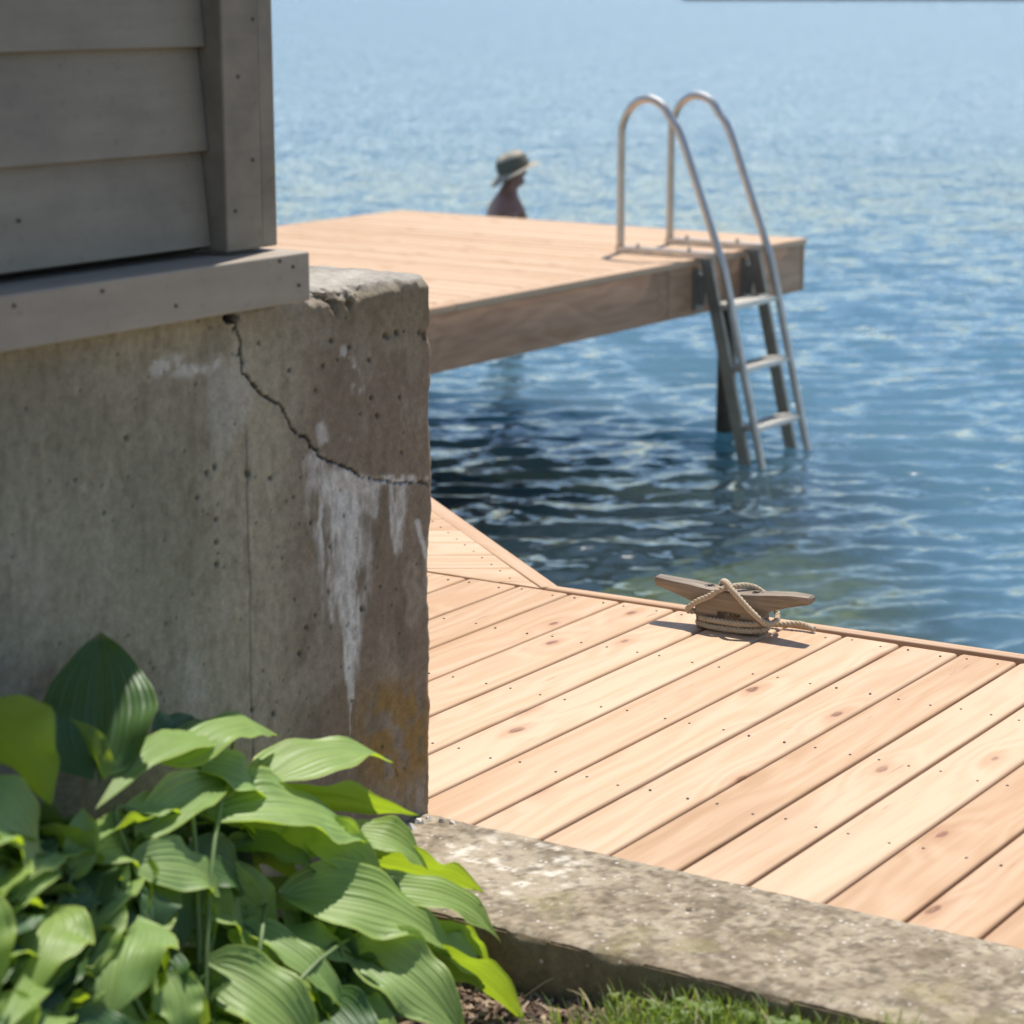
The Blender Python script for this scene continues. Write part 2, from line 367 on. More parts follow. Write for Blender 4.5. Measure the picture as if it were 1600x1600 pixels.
def build_bed():
    xs = np.linspace(-40, 24, 120); ys = np.concatenate([np.linspace(2.95, 20, 80), np.linspace(21, 70, 30)])
    X, Y = np.meshgrid(xs, ys, indexing='ij'); Z = bed_z(X, Y)
    m = M('lake_bed'); v = m.coord('Object'); n = m.noise(v, 3, 4); n2 = m.noise(v, 14, 4)
    c = m.ramp(n, [(.3, (.15, .14, .045)), (.6, (.33, .285, .105)), (.8, (.46, .39, .17))]); c = m.mix(m.mapr(n2, .4, .65, 0, .6), c, (.05, .055, .03))
    m.pbr(c, .9)
    tag(put('lake_bed', fast_mesh('lake_bed', np.stack([X, Y, Z], 2).reshape(-1, 3), gridq(120, 110), m.m)), kind='structure')
build_bed()

# far shore: a low wooded rise almost a kilometre away
def far_shore():
    m = M('far_woods'); n = m.noise(m.coord('Object'), .05, 5, .7); m.pbr(m.ramp(n, [(.3, (.02, .035, .02)), (.7, (.06, .085, .04))]), .95)
    hd = M('far_bank'); hd.pbr((.05, .06, .035), .95)
    rng = random.Random(3); p0 = at_z(1010, 3, 0); D = 905
    mb = MB(); tb = MB()
    for k in range(150):
        u = -10 + k * 5.2; dd = D + 30 * math.sin(k * .07) - u * .05
        base = _fw * dd + _r * (u + 85)
        mb.tube([base + _r * -6 + np.array([0, 0, -1]), base + _r * 6 + np.array([0, 0, -1])], 4 + min(k, 20) * .15, 8)
        for j in range(3):
            c = base + _fw * rng.uniform(2, 25) + _r * rng.uniform(-4, 4); h = rng.uniform(9, 17) * min(1, .35 + k * .03); r_ = rng.uniform(2.5, 4.5)
            pts = [c + _up * h * q for q in (.05, .2, .45, .7, .9, 1.)]
            tb.tube(pts, [r_ * q * rng.uniform(.8, 1.2) for q in (.6, 1, 1.05, .8, .45, .05)], 7)
    tag(mb.build('far_shore', hd.m, smooth=True), kind='structure')
    tag(tb.build('distant_woods', m.m, smooth=True), 'dark distant woods along the far side of the lake', 'woods', kind='stuff')
far_shore()

# ------------------------------------------------------------------ planks
DZ = 1.16
def inset(poly, d):
    n = len(poly); out = []
    for i in range(n):
        p0, p1, p2 = map(lambda q: np.array(q, float), (poly[i - 1], poly[i], poly[(i + 1) % n]))
        a = (p1 - p0) / (np.linalg.norm(p1 - p0) + 1e-12); b = (p2 - p1) / (np.linalg.norm(p2 - p1) + 1e-12)
        na = np.array([-a[1], a[0]]); nb = np.array([-b[1], b[0]]); s = na + nb; k = max(.3, 1 + na @ nb)
        out.append(tuple(p1 + s / k * d))
    return out
def round_poly(poly, r, seg=3):
    out = []
    n = len(poly)
    for i in range(n):
        p0, p1, p2 = map(lambda q: np.array(q, float), (poly[i - 1], poly[i], poly[(i + 1) % n]))
        l0 = np.linalg.norm(p0 - p1); l2 = np.linalg.norm(p2 - p1); q = min(r, l0 * .4, l2 * .4)
        a = p1 + (p0 - p1) / l0 * q; b = p1 + (p2 - p1) / l2 * q
        for k in range(seg + 1):
            t = k / seg; out.append(tuple(a * (1 - t) ** 2 + 2 * p1 * t * (1 - t) + b * t * t))
    return out
def slab(poly, z0, z1, r):
    n = len(poly); rings = [(poly, z0), (poly, z1 - r), (inset(poly, r * .3), z1 - r * .3), (inset(poly, r), z1)]
    V = [(x, y, z) for pl, z in rings for x, y in pl]; F = [tuple(range(n - 1, -1, -1)), tuple(3 * n + k for k in range(n))]
    F += [(j * n + i, j * n + (i + 1) % n, (j + 1) * n + (i + 1) % n, (j + 1) * n + i) for j in range(3) for i in range(n)]
    return V, F
def plank(name, poly, ztop, th, ang, mat, parent, r=.0045, corner=.009):
    """poly counter-clockwise in world xy; ang = direction of the grain; origin at the plank's middle"""
    c = np.mean(np.array(poly), 0); ca, sa = math.cos(-(ang - math.pi / 2)), math.sin(-(ang - math.pi / 2))
    loc = [((x - c[0]) * ca - (y - c[1]) * sa, (x - c[0]) * sa + (y - c[1]) * ca) for x, y in poly]
    if corner: loc = round_poly(loc, corner)
    V, F = slab(loc, -th, 0, r); me = mk(name, V, F, mat); smooth_angle(me, 50)
    return put(name, me, parent, (c[0], c[1], ztop), (0, 0, ang - math.pi / 2))
def clip(poly, p, n):
    """keep the side of the line through p where (q-p).n >= 0"""
    out = []
    for i in range(len(poly)):
        a, b = np.array(poly[i]), np.array(poly[(i + 1) % len(poly)]); da = (a - p) @ n; db = (b - p) @ n
        if da >= 0: out.append(tuple(a))
        if da * db < 0: out.append(tuple(a + (b - a) * da / (da - db)))
    return out
def screws(mb, x, y, z):
    n = 8; r = .0029
    v = [(x + r * math.cos(2 * math.pi * k / n), y + r * math.sin(2 * math.pi * k / n), z + .0006) for k in range(n)] + [(x + r * math.cos(2 * math.pi * k / n), y + r * math.sin(2 * math.pi * k / n), z - .004) for k in range(n)]
    mb.add(v, [tuple(range(n))] + [(n + i, n + (i + 1) % n, (i + 1) % n, i) for i in range(n)])

rng = random.Random(11)
deck = tag(empty('deck', (-2, 3.8, DZ)), 'new cedar plank deck at the lake edge behind the concrete kerb', 'deck')
deck_inv = Vector((-2, 3.8, DZ))
def deck_child(o, root=deck_inv): o.location = Vector(o.location) - root; return o
gaps = [-3.271, -3.122, -2.972, -2.826, -2.676, -2.535, -2.385, -2.237, -2.096, -1.955, -1.817, -1.69, -1.548, -1.407, -1.28]
while gaps[0] > -6.2: gaps.insert(0, gaps[0] - .147)
while gaps[-1] < 1.6: gaps.append(gaps[-1] + .146)
endline = lambda x: 4.456 + .083 * (x + 3.1)
kerbback = lambda x: 3.034 + .068 * (x + 2.33)
smb = MB()
for i in range(len(gaps) - 1):
    g = .0024 + .0020 * rng.random(); x0, x1 = gaps[i] + g, gaps[i + 1] - g
    ys = 3.075 if x1 < -2.33 else kerbback(x0) - .035
    poly = [(x0, ys), (x1, ys), (x1, endline(x1)), (x0, endline(x0))]
    o = plank('plank', poly, DZ + rng.uniform(-.0008, .0008), .036, math.pi / 2, WOOD, deck, r=.0045 + .002 * rng.random(), corner=.011); deck_child(o)
    for yy in (endline((x0 + x1) / 2) - .036, 4.13, 3.745, 3.355):
        yj = yy + .05 * (x0 + 2.6) * (yy < 4.3)
        if x0 < -3.6 : continue
        for xx in (x0 + .027, x1 - .026): screws(smb, xx + rng.uniform(-.004, .004), yj + rng.uniform(-.006, .006), DZ + .0009)
# border strip along the water
bi = lambda x: 4.464 + .101 * (x + 3.1)
def edge_board(xa, xb):
    poly = [(xa, bi(xa)), (xb, bi(xb)), (xb, bi(xb) + .037), (xa, bi(xa) + .037)]
    return deck_child(plank('edge_board', poly, DZ + .001, .14, math.atan(.101), WOODB, deck, r=.004, corner=.003))
edge_board(-3.052, -.55); edge_board(-.546, 1.8)
for yj in (4.40, 4.13, 3.745, 3.355, 3.12):
    mb = MB(); mb.box((-6.2, yj - .02, DZ - .18), (1.7, yj + .02, DZ - .038)); deck_child(mb.build('joist', FASCIA, deck))
for x in (-5.6, -4.4, -1.0, .9):
    pl = MB(); pl.tube([(0, 0, -.7 - DZ), (0, 0, -.181)], .06, 12); deck_child(pl.build('post', DARKW, deck, True, loc=(x, 4.25, DZ)))
o = smb.build('screws', SCREWM, deck); deck_child(o); tag(o, kind='stuff')

# walkway that runs off diagonally to the pier
walk = tag(empty('walkway', (-3.4, 4.7, DZ)), 'diagonal cedar boardwalk leading off behind the concrete wall', 'walkway')
wroot = Vector((-3.4, 4.7, DZ))
wd = np.array([-.877, .624]); wd /= np.linalg.norm(wd); wn = np.array([-wd[1], wd[0]])          # wn points to the land side? checked below
p_out = np.array([-3.036, 4.508]); p_in = np.array([-3.066, 4.474])
if wn @ (np.array([-4., 4.5]) - p_out) < 0: wn = -wn
pd = np.array([math.cos(R(36.3)), math.sin(R(36.3))]); pn = np.array([-pd[1], pd[0]])
far_side = p_out + wn * 1.45
g0 = np.array([-3.406, 4.468]); step = .1405
wsm = MB()
for k in range(-7, 32):
    a = g0 + pn * (step * k + .0025); b = g0 + pn * (step * (k + 1) - .0025)
    poly = [tuple(a - pd * 4), tuple(a + pd * 4), tuple(b + pd * 4), tuple(b - pd * 4)]
    for p, n in ((p_in + wn * .003, wn), (far_side, -wn), (np.array([0, endline(-3.3) + .006 + .0]) + np.array([-3.3, 0]), np.array([-.083, 1.]) / math.hypot(1, .083)), (np.array([-6.375, 0]), np.array([1., 0]))):
        if len(poly) > 2: poly = clip(poly, p, n)
    if len(poly) < 3: continue
    q = np.array(poly); area = abs(sum(q[i - 1][0] * q[i][1] - q[i][0] * q[i - 1][1] for i in range(len(q)))) / 2
    if area < .002: continue
    q2 = [poly[0]]
    for p in poly[1:]:
        if math.dist(p, q2[-1]) > .004: q2.append(p)
    if math.dist(q2[0], q2[-1]) < .004: q2.pop()
    o = plank('plank', q2, DZ + rng.uniform(-.0008, .0008), .036, R(36.3), WOOD, walk, corner=0); o.location -= wroot
    ends = max(q2, key=lambda t: np.array(t) @ pd); e = np.array(ends)
    for s in (.035, .108):
        c_ = a + pn * (s - .0025); t_ = None
        # where this line meets the inner edge of the border board
        den = pd @ wn
        t_ = ((p_in - c_) @ wn) / den; pt = c_ + pd * (t_ - .045 / abs(den) * 1.0)
        if (pt[1] - 4.47) > .02: screws(wsm, pt[0], pt[1], DZ + .0009)
L = 4.3
def strip(a, b, d, w_): return [tuple(a), tuple(b), tuple(b + d * w_), tuple(a + d * w_)]
bo = [tuple(p_out), tuple(p_in), tuple(p_in + wd * 4.05), tuple(p_out + wd * 4.08)]
q = np.array(bo); 
if sum(q[i - 1][0] * q[i][1] - q[i][0] * q[i - 1][1] for i in range(4)) < 0: bo = bo[::-1]
# the board widens slightly towards the pier
o = plank('edge_board', [tuple(p_out), tuple(p_out + wd * 4.05), tuple(p_in + wn * .045 + wd * 4.0), tuple(p_in - wd * .0)], DZ + .001, .14, math.atan2(wd[1], wd[0]), WOODB, walk, r=.004, corner=0)
o.location -= wroot
for s in (.12, .7, 1.3):
    mb = MB(); a = p_out + wn * s; mb.tube([(*(a + wd * .0), DZ - .11), (*(a + wd * 3.9), DZ - .11)], .045, 6); o = mb.build('joist', FASCIA, walk); o.location = -wroot
o = wsm.build('screws', SCREWM, walk); o.location = -wroot; tag(o, kind='stuff')
for s in (1.5, 3.2):
    mb = MB(); mb.tube([(*(p_out + wn * .7 + wd * s), -.7), (*(p_out + wn * .7 + wd * s), DZ - .156)], .06, 12); o = mb.build('post', DARKW, walk, True); o.location = -wroot

# ------------------------------------------------------------------ pier
PX0, PX1, PY0, PY1 = -9.56, -6.385, 5.0, 12.21
PR = Vector((-8, 9, DZ)); pier = tag(empty('pier', PR), 'square cedar swimming pier standing in the lake with a ladder at its corner', 'pier')
def pc(o): o.location = Vector(o.location) - PR; return o
y = PY0 + .006; k = 0
while y < PY1 - .05:
    y1 = min(y + .1350, PY1 - .004)
    pc(plank('plank', [(PX0 + .003, y), (PX1 - .096, y), (PX1 - .096, y1), (PX0 + .003, y1)], DZ + rng.uniform(-.001, .001), .036, math.pi, WOOD, pier, corner=.006)); y += .1475
for a, b in ((PY0, 8.58), (8.584, PY1 + .0)):
    pc(plank('rim_board', [(PX1 - .091, a), (PX1, a), (PX1, b), (PX1 - .091, b)], DZ + .0015, .038, math.pi / 2, WOODB, pier, corner=.003))
def fascia_box(x0, y0, x1, y1, z0, z1, ang):
    return pc(plank('fascia_board', [(x0, y0), (x1, y0), (x1, y1), (x0, y1)], z1, z1 - z0, ang, FASCIA, pier, r=.004, corner=.002))
FZ0, FZ1 = DZ - .322, DZ - .0385
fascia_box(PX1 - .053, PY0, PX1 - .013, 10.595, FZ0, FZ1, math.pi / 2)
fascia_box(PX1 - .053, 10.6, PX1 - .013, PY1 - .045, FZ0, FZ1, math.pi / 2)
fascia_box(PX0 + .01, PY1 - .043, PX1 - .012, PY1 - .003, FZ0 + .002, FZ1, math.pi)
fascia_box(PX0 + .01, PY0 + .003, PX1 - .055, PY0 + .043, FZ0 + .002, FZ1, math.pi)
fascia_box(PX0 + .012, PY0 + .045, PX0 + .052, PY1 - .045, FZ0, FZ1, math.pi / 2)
for k in range(1, 7):
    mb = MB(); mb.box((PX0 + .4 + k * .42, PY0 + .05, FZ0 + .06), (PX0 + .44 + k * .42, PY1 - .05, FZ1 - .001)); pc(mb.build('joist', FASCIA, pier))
for x, y in ((-6.62, 11.66), (-9.3, 11.7), (-6.62, 8.3), (-9.3, 8.3), (-6.62, 5.3), (-9.3, 5.3)):
    mb = MB(); mb.tube([(0, 0, -1.9), (0, 0, FZ1 - DZ - .002)], [.062, .055], 16); o = mb.build('pile', DARKW, pier, True, loc=(x, y, DZ)); pc(o)

# ------------------------------------------------------------------ swim ladder
LX = -6.4; YA, YB = 10.9, 11.455
lad = tag(empty('swim_ladder', (LX, 11.18, DZ)), 'aluminium swim ladder with two arched handrails at the pier edge', 'ladder')
LR = Vector((LX, 11.18, DZ))
def lc(o): o.location = Vector(o.location) - LR; return o
def smooth_path(pts, n=10):
    P = [np.array(p, float) for p in pts]; P = [2 * P[0] - P[1]] + P + [2 * P[-1] - P[-2]]; out = []
    for i in range(1, len(P) - 2):
        for k in range(n):
            t = k / n; a, b, c, d = P[i - 1:i + 3]
            out.append(.5 * ((2 * b) + (-a + c) * t + (2 * a - 5 * b + 4 * c - d) * t * t + (-a + 3 * b - 3 * c + d) * t ** 3))
    out.append(P[-2]); return out
zr = lambda z: z + HC
for Y in (YA, YB):
    arc = []
    x0, x1, ztop = -6.915, -6.565, zr(-.80)
    cx, rx = (x0 + x1) / 2 - .0, (x1 - x0) / 2
    pts = [(x0, Y, DZ + .01), (x0, Y, DZ + .3), (x0, Y, zr(-.80))]
    for k in range(1, 12):
        a = math.pi * (1 - k / 12 * .89); pts.append((cx + rx * math.cos(a) * (1 if a > 1.57 else 1.0), Y, ztop + .215 * math.sin(a)))
    slant = [(-6.52, Y, zr(-.78)), (-6.40, Y, zr(-1.07)), (-6.255, Y, zr(-1.43)), (-6.20, Y, zr(-1.60)), (-6.075, Y, zr(-2.1)), (-5.945, Y, zr(-2.62)), (-5.885, Y, zr(-2.86))]
    mb = MB(); mb.tube(smooth_path(pts + slant, 5), .0235, 16); lc(mb.build('handrail', ALU, lad, True))
    mb = MB(); mb.box((x0 - .02, Y - .024, DZ + .003), (-6.262, Y + .024, DZ + .038)); lc(mb.build('base_bar', ALU, lad))
    for bx in (x0 + .12, -6.45):
        mb = MB(); mb.tube([(bx, Y, DZ + .0385), (bx, Y, DZ + .050)], .014, 6); mb.tube([(bx, Y, DZ + .0505), (bx, Y, DZ + .062)], .007, 8); lc(mb.build('bolt', ALU, lad))
    # flat rear leg
    def leg(zt, zb):
        f = lambda z: -6.33 + (zr(-1.5) - z) * .245
        n_ = .036; V = []
        for z in (zt, zb):
            for dx, dy in ((-n_, -.013), (n_, -.013), (n_, .013), (-n_, .013)): V.append((f(z) + dx, Y + dy, z))
        return V
    mb = MB(); mb.add(leg(zr(-1.462), zr(-2.88)), [(0, 1, 2, 3), (7, 6, 5, 4), (4, 5, 1, 0), (5, 6, 2, 1), (6, 7, 3, 2), (7, 4, 0, 3)]); lc(mb.build('leg', ALUD, lad))
    mb = MB(); mb.box((PX1 - .012, Y - .05, FZ0 + .03), (PX1 + .012, Y + .035, FZ1 - .02)); mb.box((PX1 + .0125, Y - .02, FZ0 + .06), (PX1 + .05, Y + .005, FZ1 - .05)); lc(mb.build('bracket', ALUD, lad))
for zs in (-1.725, -2.078, -2.415):
    z = zr(zs); xf = -6.17 + (-1.725 - zs) * .25; xb = xf - .115
    mb = MB(); mb.box((xb, YA + .014, z - .028), (xf + .012, YB - .014, z - .003))
    nr = 26
    for k in range(nr):
        yy = YA + .02 + (YB - YA - .05) * k / nr; mb.box((xb + .003, yy, z - .0029), (xf + .009, yy + .010, z + .004))
    lc(mb.build('step', TREAD, lad))

# ------------------------------------------------------------------ foundation wall of the house
WX, WY1, WT = -2.33, 3.072, HC - .476        # front plane, end, top
WB = .75                                     # bottom of the fine part
def box_shell(xs, ys, zs):
    """grid shell of a box: arrays of coordinates; returns V (N,3), Q"""
    nx, ny, nz = len(xs), len(ys), len(zs)
    ID = -np.ones((nx, ny, nz), int)
    shell = np.zeros((nx, ny, nz), bool); shell[0] = shell[-1] = True; shell[:, 0] = shell[:, -1] = True; shell[:, :, 0] = shell[:, :, -1] = True
    ii = np.argwhere(shell); ID[tuple(ii.T)] = np.arange(len(ii))
    V = np.stack([xs[ii[:, 0]], ys[ii[:, 1]], zs[ii[:, 2]]], 1); Q = []
    def face(A, flip):
        q = np.stack([A[:-1, :-1], A[1:, :-1], A[1:, 1:], A[:-1, 1:]], -1).reshape(-1, 4)
        Q.append(q[:, ::-1] if flip else q)
    face(ID[0], True); face(ID[-1], False); face(ID[:, 0], False); face(ID[:, -1], True); face(ID[:, :, 0], True); face(ID[:, :, -1], False)
    return V, np.concatenate(Q)
def edge_erode(V, faces, depthfn):
    """faces: list of (axis, plane, sign). moves verts inward along each face by depthfn(V, axis)"""
    out = V.copy()
    for ax, pl, sg in faces:
        near = np.abs(V[:, ax] - pl) < 1e-9
        d = depthfn(V, ax) * near; out[:, ax] -= sg * d
    return out
CRACK = [(366, 492), (372, 515), (379, 534), (380, 556), (381, 578), (392, 594), (405, 611), (413, 618), (428, 627), (439, 631), (446, 645), (452, 660), (461, 674), (468, 681), (482, 688), (494, 702), (502, 714), (518, 722), (531, 726), (545, 733), (557, 738), (566, 745), (576, 748), (600, 752), (628, 756), (655, 752), (676, 757)]
def wall():
    ys = np.concatenate([np.linspace(-3, 1.7, 40)[:-1], np.arange(1.7, WY1 + .001, .0034)]); ys[-1] = WY1
    zs = np.concatenate([np.linspace(-.7, .95, 12)[:-1], np.arange(.95, WT + .001, .0036)]); zs[-1] = WT
    xs = np.concatenate([np.linspace(-6, -2.9, 12)[:-1], np.arange(-2.9, WX + .001, .009)]); xs[-1] = WX
    V, Q = box_shell(xs, ys, zs)
    Yc, Zc, Xc = V[:, 1], V[:, 2], V[:, 0]
    front = np.abs(Xc - WX) < 1e-6; U, W = to_px(np.stack([np.full(len(V), WX), Yc, Zc], 1))
    # crack, pits, roughness on the front
    wob = (fbm(Yc * 60, Zc * 60, 3, 3) - .5) * 9
    dc = seg_dist(U + wob, W + (fbm(Yc * 60, Zc * 60, 8, 3) - .5) * 9, CRACK)
    cw = 1.2 + 1.0 * fbm(Yc * 30, Zc * 30, 4, 2) - .7 * sstep(480, 640, U)
    crack = 1 - sstep(cw * .6, cw * 1.25, dc)
    void = 1 - sstep(.75, 1.1, np.hypot((U - 364) / 13, (W - 497) / 9) + .5 * (fbm(Yc * 50, Zc * 50, 9) - .5))
    joint = (1 - sstep(.8, 2.0, np.abs(U - (386 + (W - 640) * .021) + (fbm(Yc * 20, Zc * 20, 6) - .5) * 5))) * sstep(640, 700, W) * (.35 + .65 * fbm(Yc * 5, Zc * 9, 31))
    pit = np.zeros(len(V)); prs = np.random.RandomState(5); k = 0
    plist = [(452, 500, 3), (520, 533, 3), (548, 543, 4), (530, 562, 3.5), (579, 562, 3), (522, 480, 5), (508, 473, 4), (605, 526, 6), (622, 520, 5), (634, 517, 3), (454, 580, 3), (507, 571, 3), (582, 622, 3), (566, 647, 3.5), (592, 650, 3.5), (407, 536, 3.5), (495, 610, 3), (630, 708, 3), (660, 520, 6), (669, 525, 7), (540, 806, 3), (518, 855, 3), (516, 925, 3), (568, 952, 4), (495, 962, 3), (340, 812, 3.5), (341, 848, 4), (341, 882, 4), (343, 865, 3), (488, 818, 3), (461, 777, 3.5), (470, 1022, 4), (481, 980, 4), (200, 685, 4), (120, 750, 4), (165, 800, 3), (485, 1120, 3), (430, 1116, 4), (398, 1110, 4), (390, 742, 6), (325, 740, 5), (337, 730, 4), (424, 748, 4)]
    for j in range(270): plist.append((prs.uniform(20, 672), prs.uniform(480, 1240), prs.uniform(.6, 1.7) if prs.rand() < .95 else prs.uniform(1.8, 3)))
    sel = np.where(front & (U > -40) & (U < 720) & (W > 380) & (W < 1400))[0]; Us, Ws = U[sel], W[sel]
    ps = np.zeros(len(sel))
    nz_ = (fbm(Yc[sel] * 90, Zc[sel] * 90, 51, 2) - .5) * 2.2
    for (a, b, r_) in plist:
        r_ *= .82; near = (np.abs(Us - a) < r_ * 2) & (np.abs(Ws - b) < r_ * 2.6)
        if near.any(): ps[near] = np.maximum(ps[near], (1 - sstep(.6, 1.25, np.hypot((Us[near] - a) / r_, (Ws[near] - b) / (r_ * 1.25)) + nz_[near] * .55)))
    pit[sel] = ps
    e_top = np.clip((WT - Zc), 0, 1); e_end = np.clip(WY1 - Yc, 0, 1)
    rough = .0035 * fbm(Yc * 9, Zc * 9, 1, 5) + .0016 * fbm(Yc * 70, Zc * 70, 2, 3)
    # broken arris along the top
    brk = sstep(.40, .62, fbm(Yc * 13, Xc * 3 + 4, 12, 4)) * sstep(2.45, 2.7, Yc); cav = np.exp(-((Yc - 2.815) / .05) ** 2) * (.5 + fbm(Yc * 40, Zc * 40, 14))
    dfront = .006 * (1 - sstep(0, .022, e_end)) + rough + crack * .007 + void * .03 + pit * .004 + joint * .002
    cn = fbm(Yc * 55, Zc * 55, 15, 4); lip = np.clip((.006 + .012 * brk + .026 * cav * sstep(.35, .6, cn)) - e_top, 0, 1); dfront = dfront + lip * (.5 + .9 * cn) + cav * np.exp(-(e_top / .022) ** 2) * .010 * sstep(.4, .6, fbm(Yc * 80, Zc * 80, 19, 2))
    endch = .004 + .016 * sstep(.45, .75, fbm(Zc * 11, Xc * 4, 21, 4)) + .010 * np.exp(-((W - 518) / 12) ** 2) + .012 * np.exp(-((W - 690) / 60) ** 2) * 0
    dfront = dfront + np.clip(endch - e_end, 0, 1) * .8
    chip = sstep(0, 1, (W - 800) / 40) * (1 - sstep(860, 1010, W)); 
    dend = -.006 + .012 * fbm(Zc * 10, Xc * 6, 22, 4) + .013 * fbm(Zc * 35, Xc * 10, 26, 4) + .012 * np.exp(-((W - 520) / 14) ** 2) - .006 * np.exp(-((W - 760) / 90) ** 2) + .006 * sstep(1080, 1260, W) + .003 * chip + .011 * sstep(800, 880, W) - .009 * (1 - sstep(500, 600, W))
    e_fr = np.clip(WX - Xc, 0, 1); dtop = .004 * (1 - sstep(0, .028, np.minimum(e_end, e_fr))) + .002 + .006 * fbm(Yc * 16, Xc * 16, 23, 4) + .006 * fbm(Yc * 60, Xc * 60, 27, 3) + .004 * np.clip(1 - e_end / .06, 0, 1) + .008 * cav * (1 - sstep(0, .03, np.abs(Xc - WX))) * fbm(Yc * 60, Xc * 60, 18, 2)
    V2 = V.copy()
    e_fr = np.clip(WX - Xc, 0, 1)
    V2[:, 0] -= np.clip(dfront, -.01, .05) * np.exp(-e_fr / .03)
    V2[:, 1] -= dend * np.exp(-e_end / .05)
    V2[:, 2] -= (dtop - .009) * (.1 + .9 * sstep(2.62, 2.72, Yc)) * np.exp(-e_top / .035)
    # ---- colour of the wall, with its stains
    n1 = fbm(Yc * 5, Zc * 3.2, 41, 5); n2 = fbm(Yc * 26, Zc * 10, 42, 4); n3 = fbm(Yc * 60, Zc * 22, 43, 3)
    def mixc(c, b, t): return c * (1 - t[:, None]) + np.array(b)[None, :] * t[:, None]
    col = np.tile(np.array([.385, .335, .250]), (len(V), 1))
    col = mixc(col, (.27, .238, .180), sstep(.35, .7, n1))
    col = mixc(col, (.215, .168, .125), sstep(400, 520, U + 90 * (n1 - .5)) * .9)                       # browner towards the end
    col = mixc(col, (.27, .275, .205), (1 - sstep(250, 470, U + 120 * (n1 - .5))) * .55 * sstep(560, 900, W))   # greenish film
    col = mixc(col, (.14, .14, .135), (1 - sstep(60, 260, U)) * sstep(950, 1100, W) * .6)               # darker grey towards the lower left
    col = mixc(col, (.40, .33, .22), (1 - sstep(0, 60, W - (548 - .17 * U) + 25 * (n2 - .5))) * (1 - sstep(250, 520, U)) * .55)
    col = mixc(col, (.13, .115, .085), sstep(.52, .75, n2) * .5 * sstep(380, 560, U))
    col = mixc(col, (.17, .145, .10), sstep(.5, .8, n3) * .4); col = mixc(col, (.40, .36, .29), sstep(.55, .75, fbm(Yc * 16, Zc * 12, 54, 4)) * .35)
    col = mixc(col, (.20, .165, .10), (1 - sstep(470, 610, W)) * sstep(470, 560, U) * .55 * (.5 + n2))
    # white lime bloom
    st = fbm(Yc * 60, Zc * 14, 44, 5); st2 = fbm(Yc * 34, Zc * 9, 45, 4)
    def streak(path, base=.5):
        """path: (v, uleft, uright) rows"""
        v = np.array([p[0] for p in path]); a = np.interp(W, v, [p[1] for p in path]); b = np.interp(W, v, [p[2] for p in path])
        c_ = (a + b) / 2; h_ = np.maximum((b - a) / 2, .5); d_ = np.abs(U + (st2 - .5) * 22 - c_) / h_
        ins = (1 - sstep(.55, 1.25, d_)) * ((W > v[0] - 8) & (W < v[-1])) * sstep(v[0] - 8, v[0] + 4, W) * (1 - sstep(v[-1] - 25, v[-1], W))
        return ins * sstep(base - .10, base + .16, st + .12 * (1 - d_)) * (.55 + .45 * sstep(.35, .6, fbm(Yc * 130, Zc * 40, 53, 3)))
    s1 = streak([(712, 470, 505), (760, 476, 522), (820, 486, 540), (870, 500, 545), (930, 506, 532), (985, 508, 520)], .42)
    s2 = streak([(735, 515, 562), (800, 520, 572), (870, 520, 580), (930, 518, 576), (990, 534, 568), (1050, 540, 562), (1100, 549, 556), (1160, 550, 555)], .34)
    s3 = streak([(752, 612, 642), (790, 612, 640), (850, 616, 630), (880, 620, 626)], .42)
    s4 = streak([(752, 562, 600), (790, 568, 596), (820, 574, 590)], .44)
    al = seg_dist(U, W + (st2 - .5) * 8, [(470, 690), (500, 720), (545, 742), (585, 752), (640, 748), (680, 752)])
    s5 = sstep(.3, .6, st2) * (1 - sstep(3, 9, al)) * sstep(.38, .6, fbm(Yc * 50, Zc * 50, 46, 3))
    s6 = .8 * sstep(.35, .6, st) * (1 - sstep(4, 15, seg_dist(U, W, [(500, 655), (508, 690), (514, 712), (548, 690)]))) * sstep(.45, .62, fbm(Yc * 45, Zc * 45, 47, 3))
    s7 = (1 - sstep(6, 26, seg_dist(U, W + 12 * (n2 - .5), [(240, 572), (285, 575), (335, 568)]))) * sstep(.42, .7, fbm(Yc * 40, Zc * 60, 48, 4)) * .75
    s8 = (1 - sstep(3, 14, seg_dist(U, W, [(540, 548), (552, 575), (563, 610)]))) * sstep(.48, .66, fbm(Yc * 60, Zc * 40, 49, 3)) * .6
    s9 = (1 - sstep(2, 6, seg_dist(U, W, [(655, 815), (664, 840), (674, 868)]))) * .8
    s10 = (1 - sstep(20, 120, np.abs(U - 330))) * sstep(.6, .8, fbm(Yc * 14, Zc * 5, 50, 4)) * .3
    bloom = np.clip(np.maximum.reduce([s1, s2 * 1.05, s3 * .85, s4 * .8, s5 * .9, s6 * .75, s7, s8, s9, s10]), 0, 1)
    oc = (1 - sstep(0, 14, W - (742 + .04 * (U - 540)))) * 0
    och = np.exp(-(((U - 545) / 26) ** 2 + ((W - 757) / 16) ** 2)) + .6 * np.exp(-(((U - 590) / 24) ** 2 + ((W - 752) / 9) ** 2))
    col = mixc(col, (.55, .42, .29), np.clip(och, 0, 1) * .7 * sstep(.3, .5, n3))
    col = mixc(col, (.68, .67, .65), bloom * .82)
    # orange lichen near the foot
    lg = np.exp(-(((U - 625) / 62) ** 2 + ((W - 1150) / 95) ** 2)) * sstep(1040, 1100, W + 30 * n1)
    col = mixc(col, (.27, .165, .045), np.clip(lg * 1.15, 0, .75) * sstep(.40, .56, fbm(Yc * 40, Zc * 24, 52, 5)))
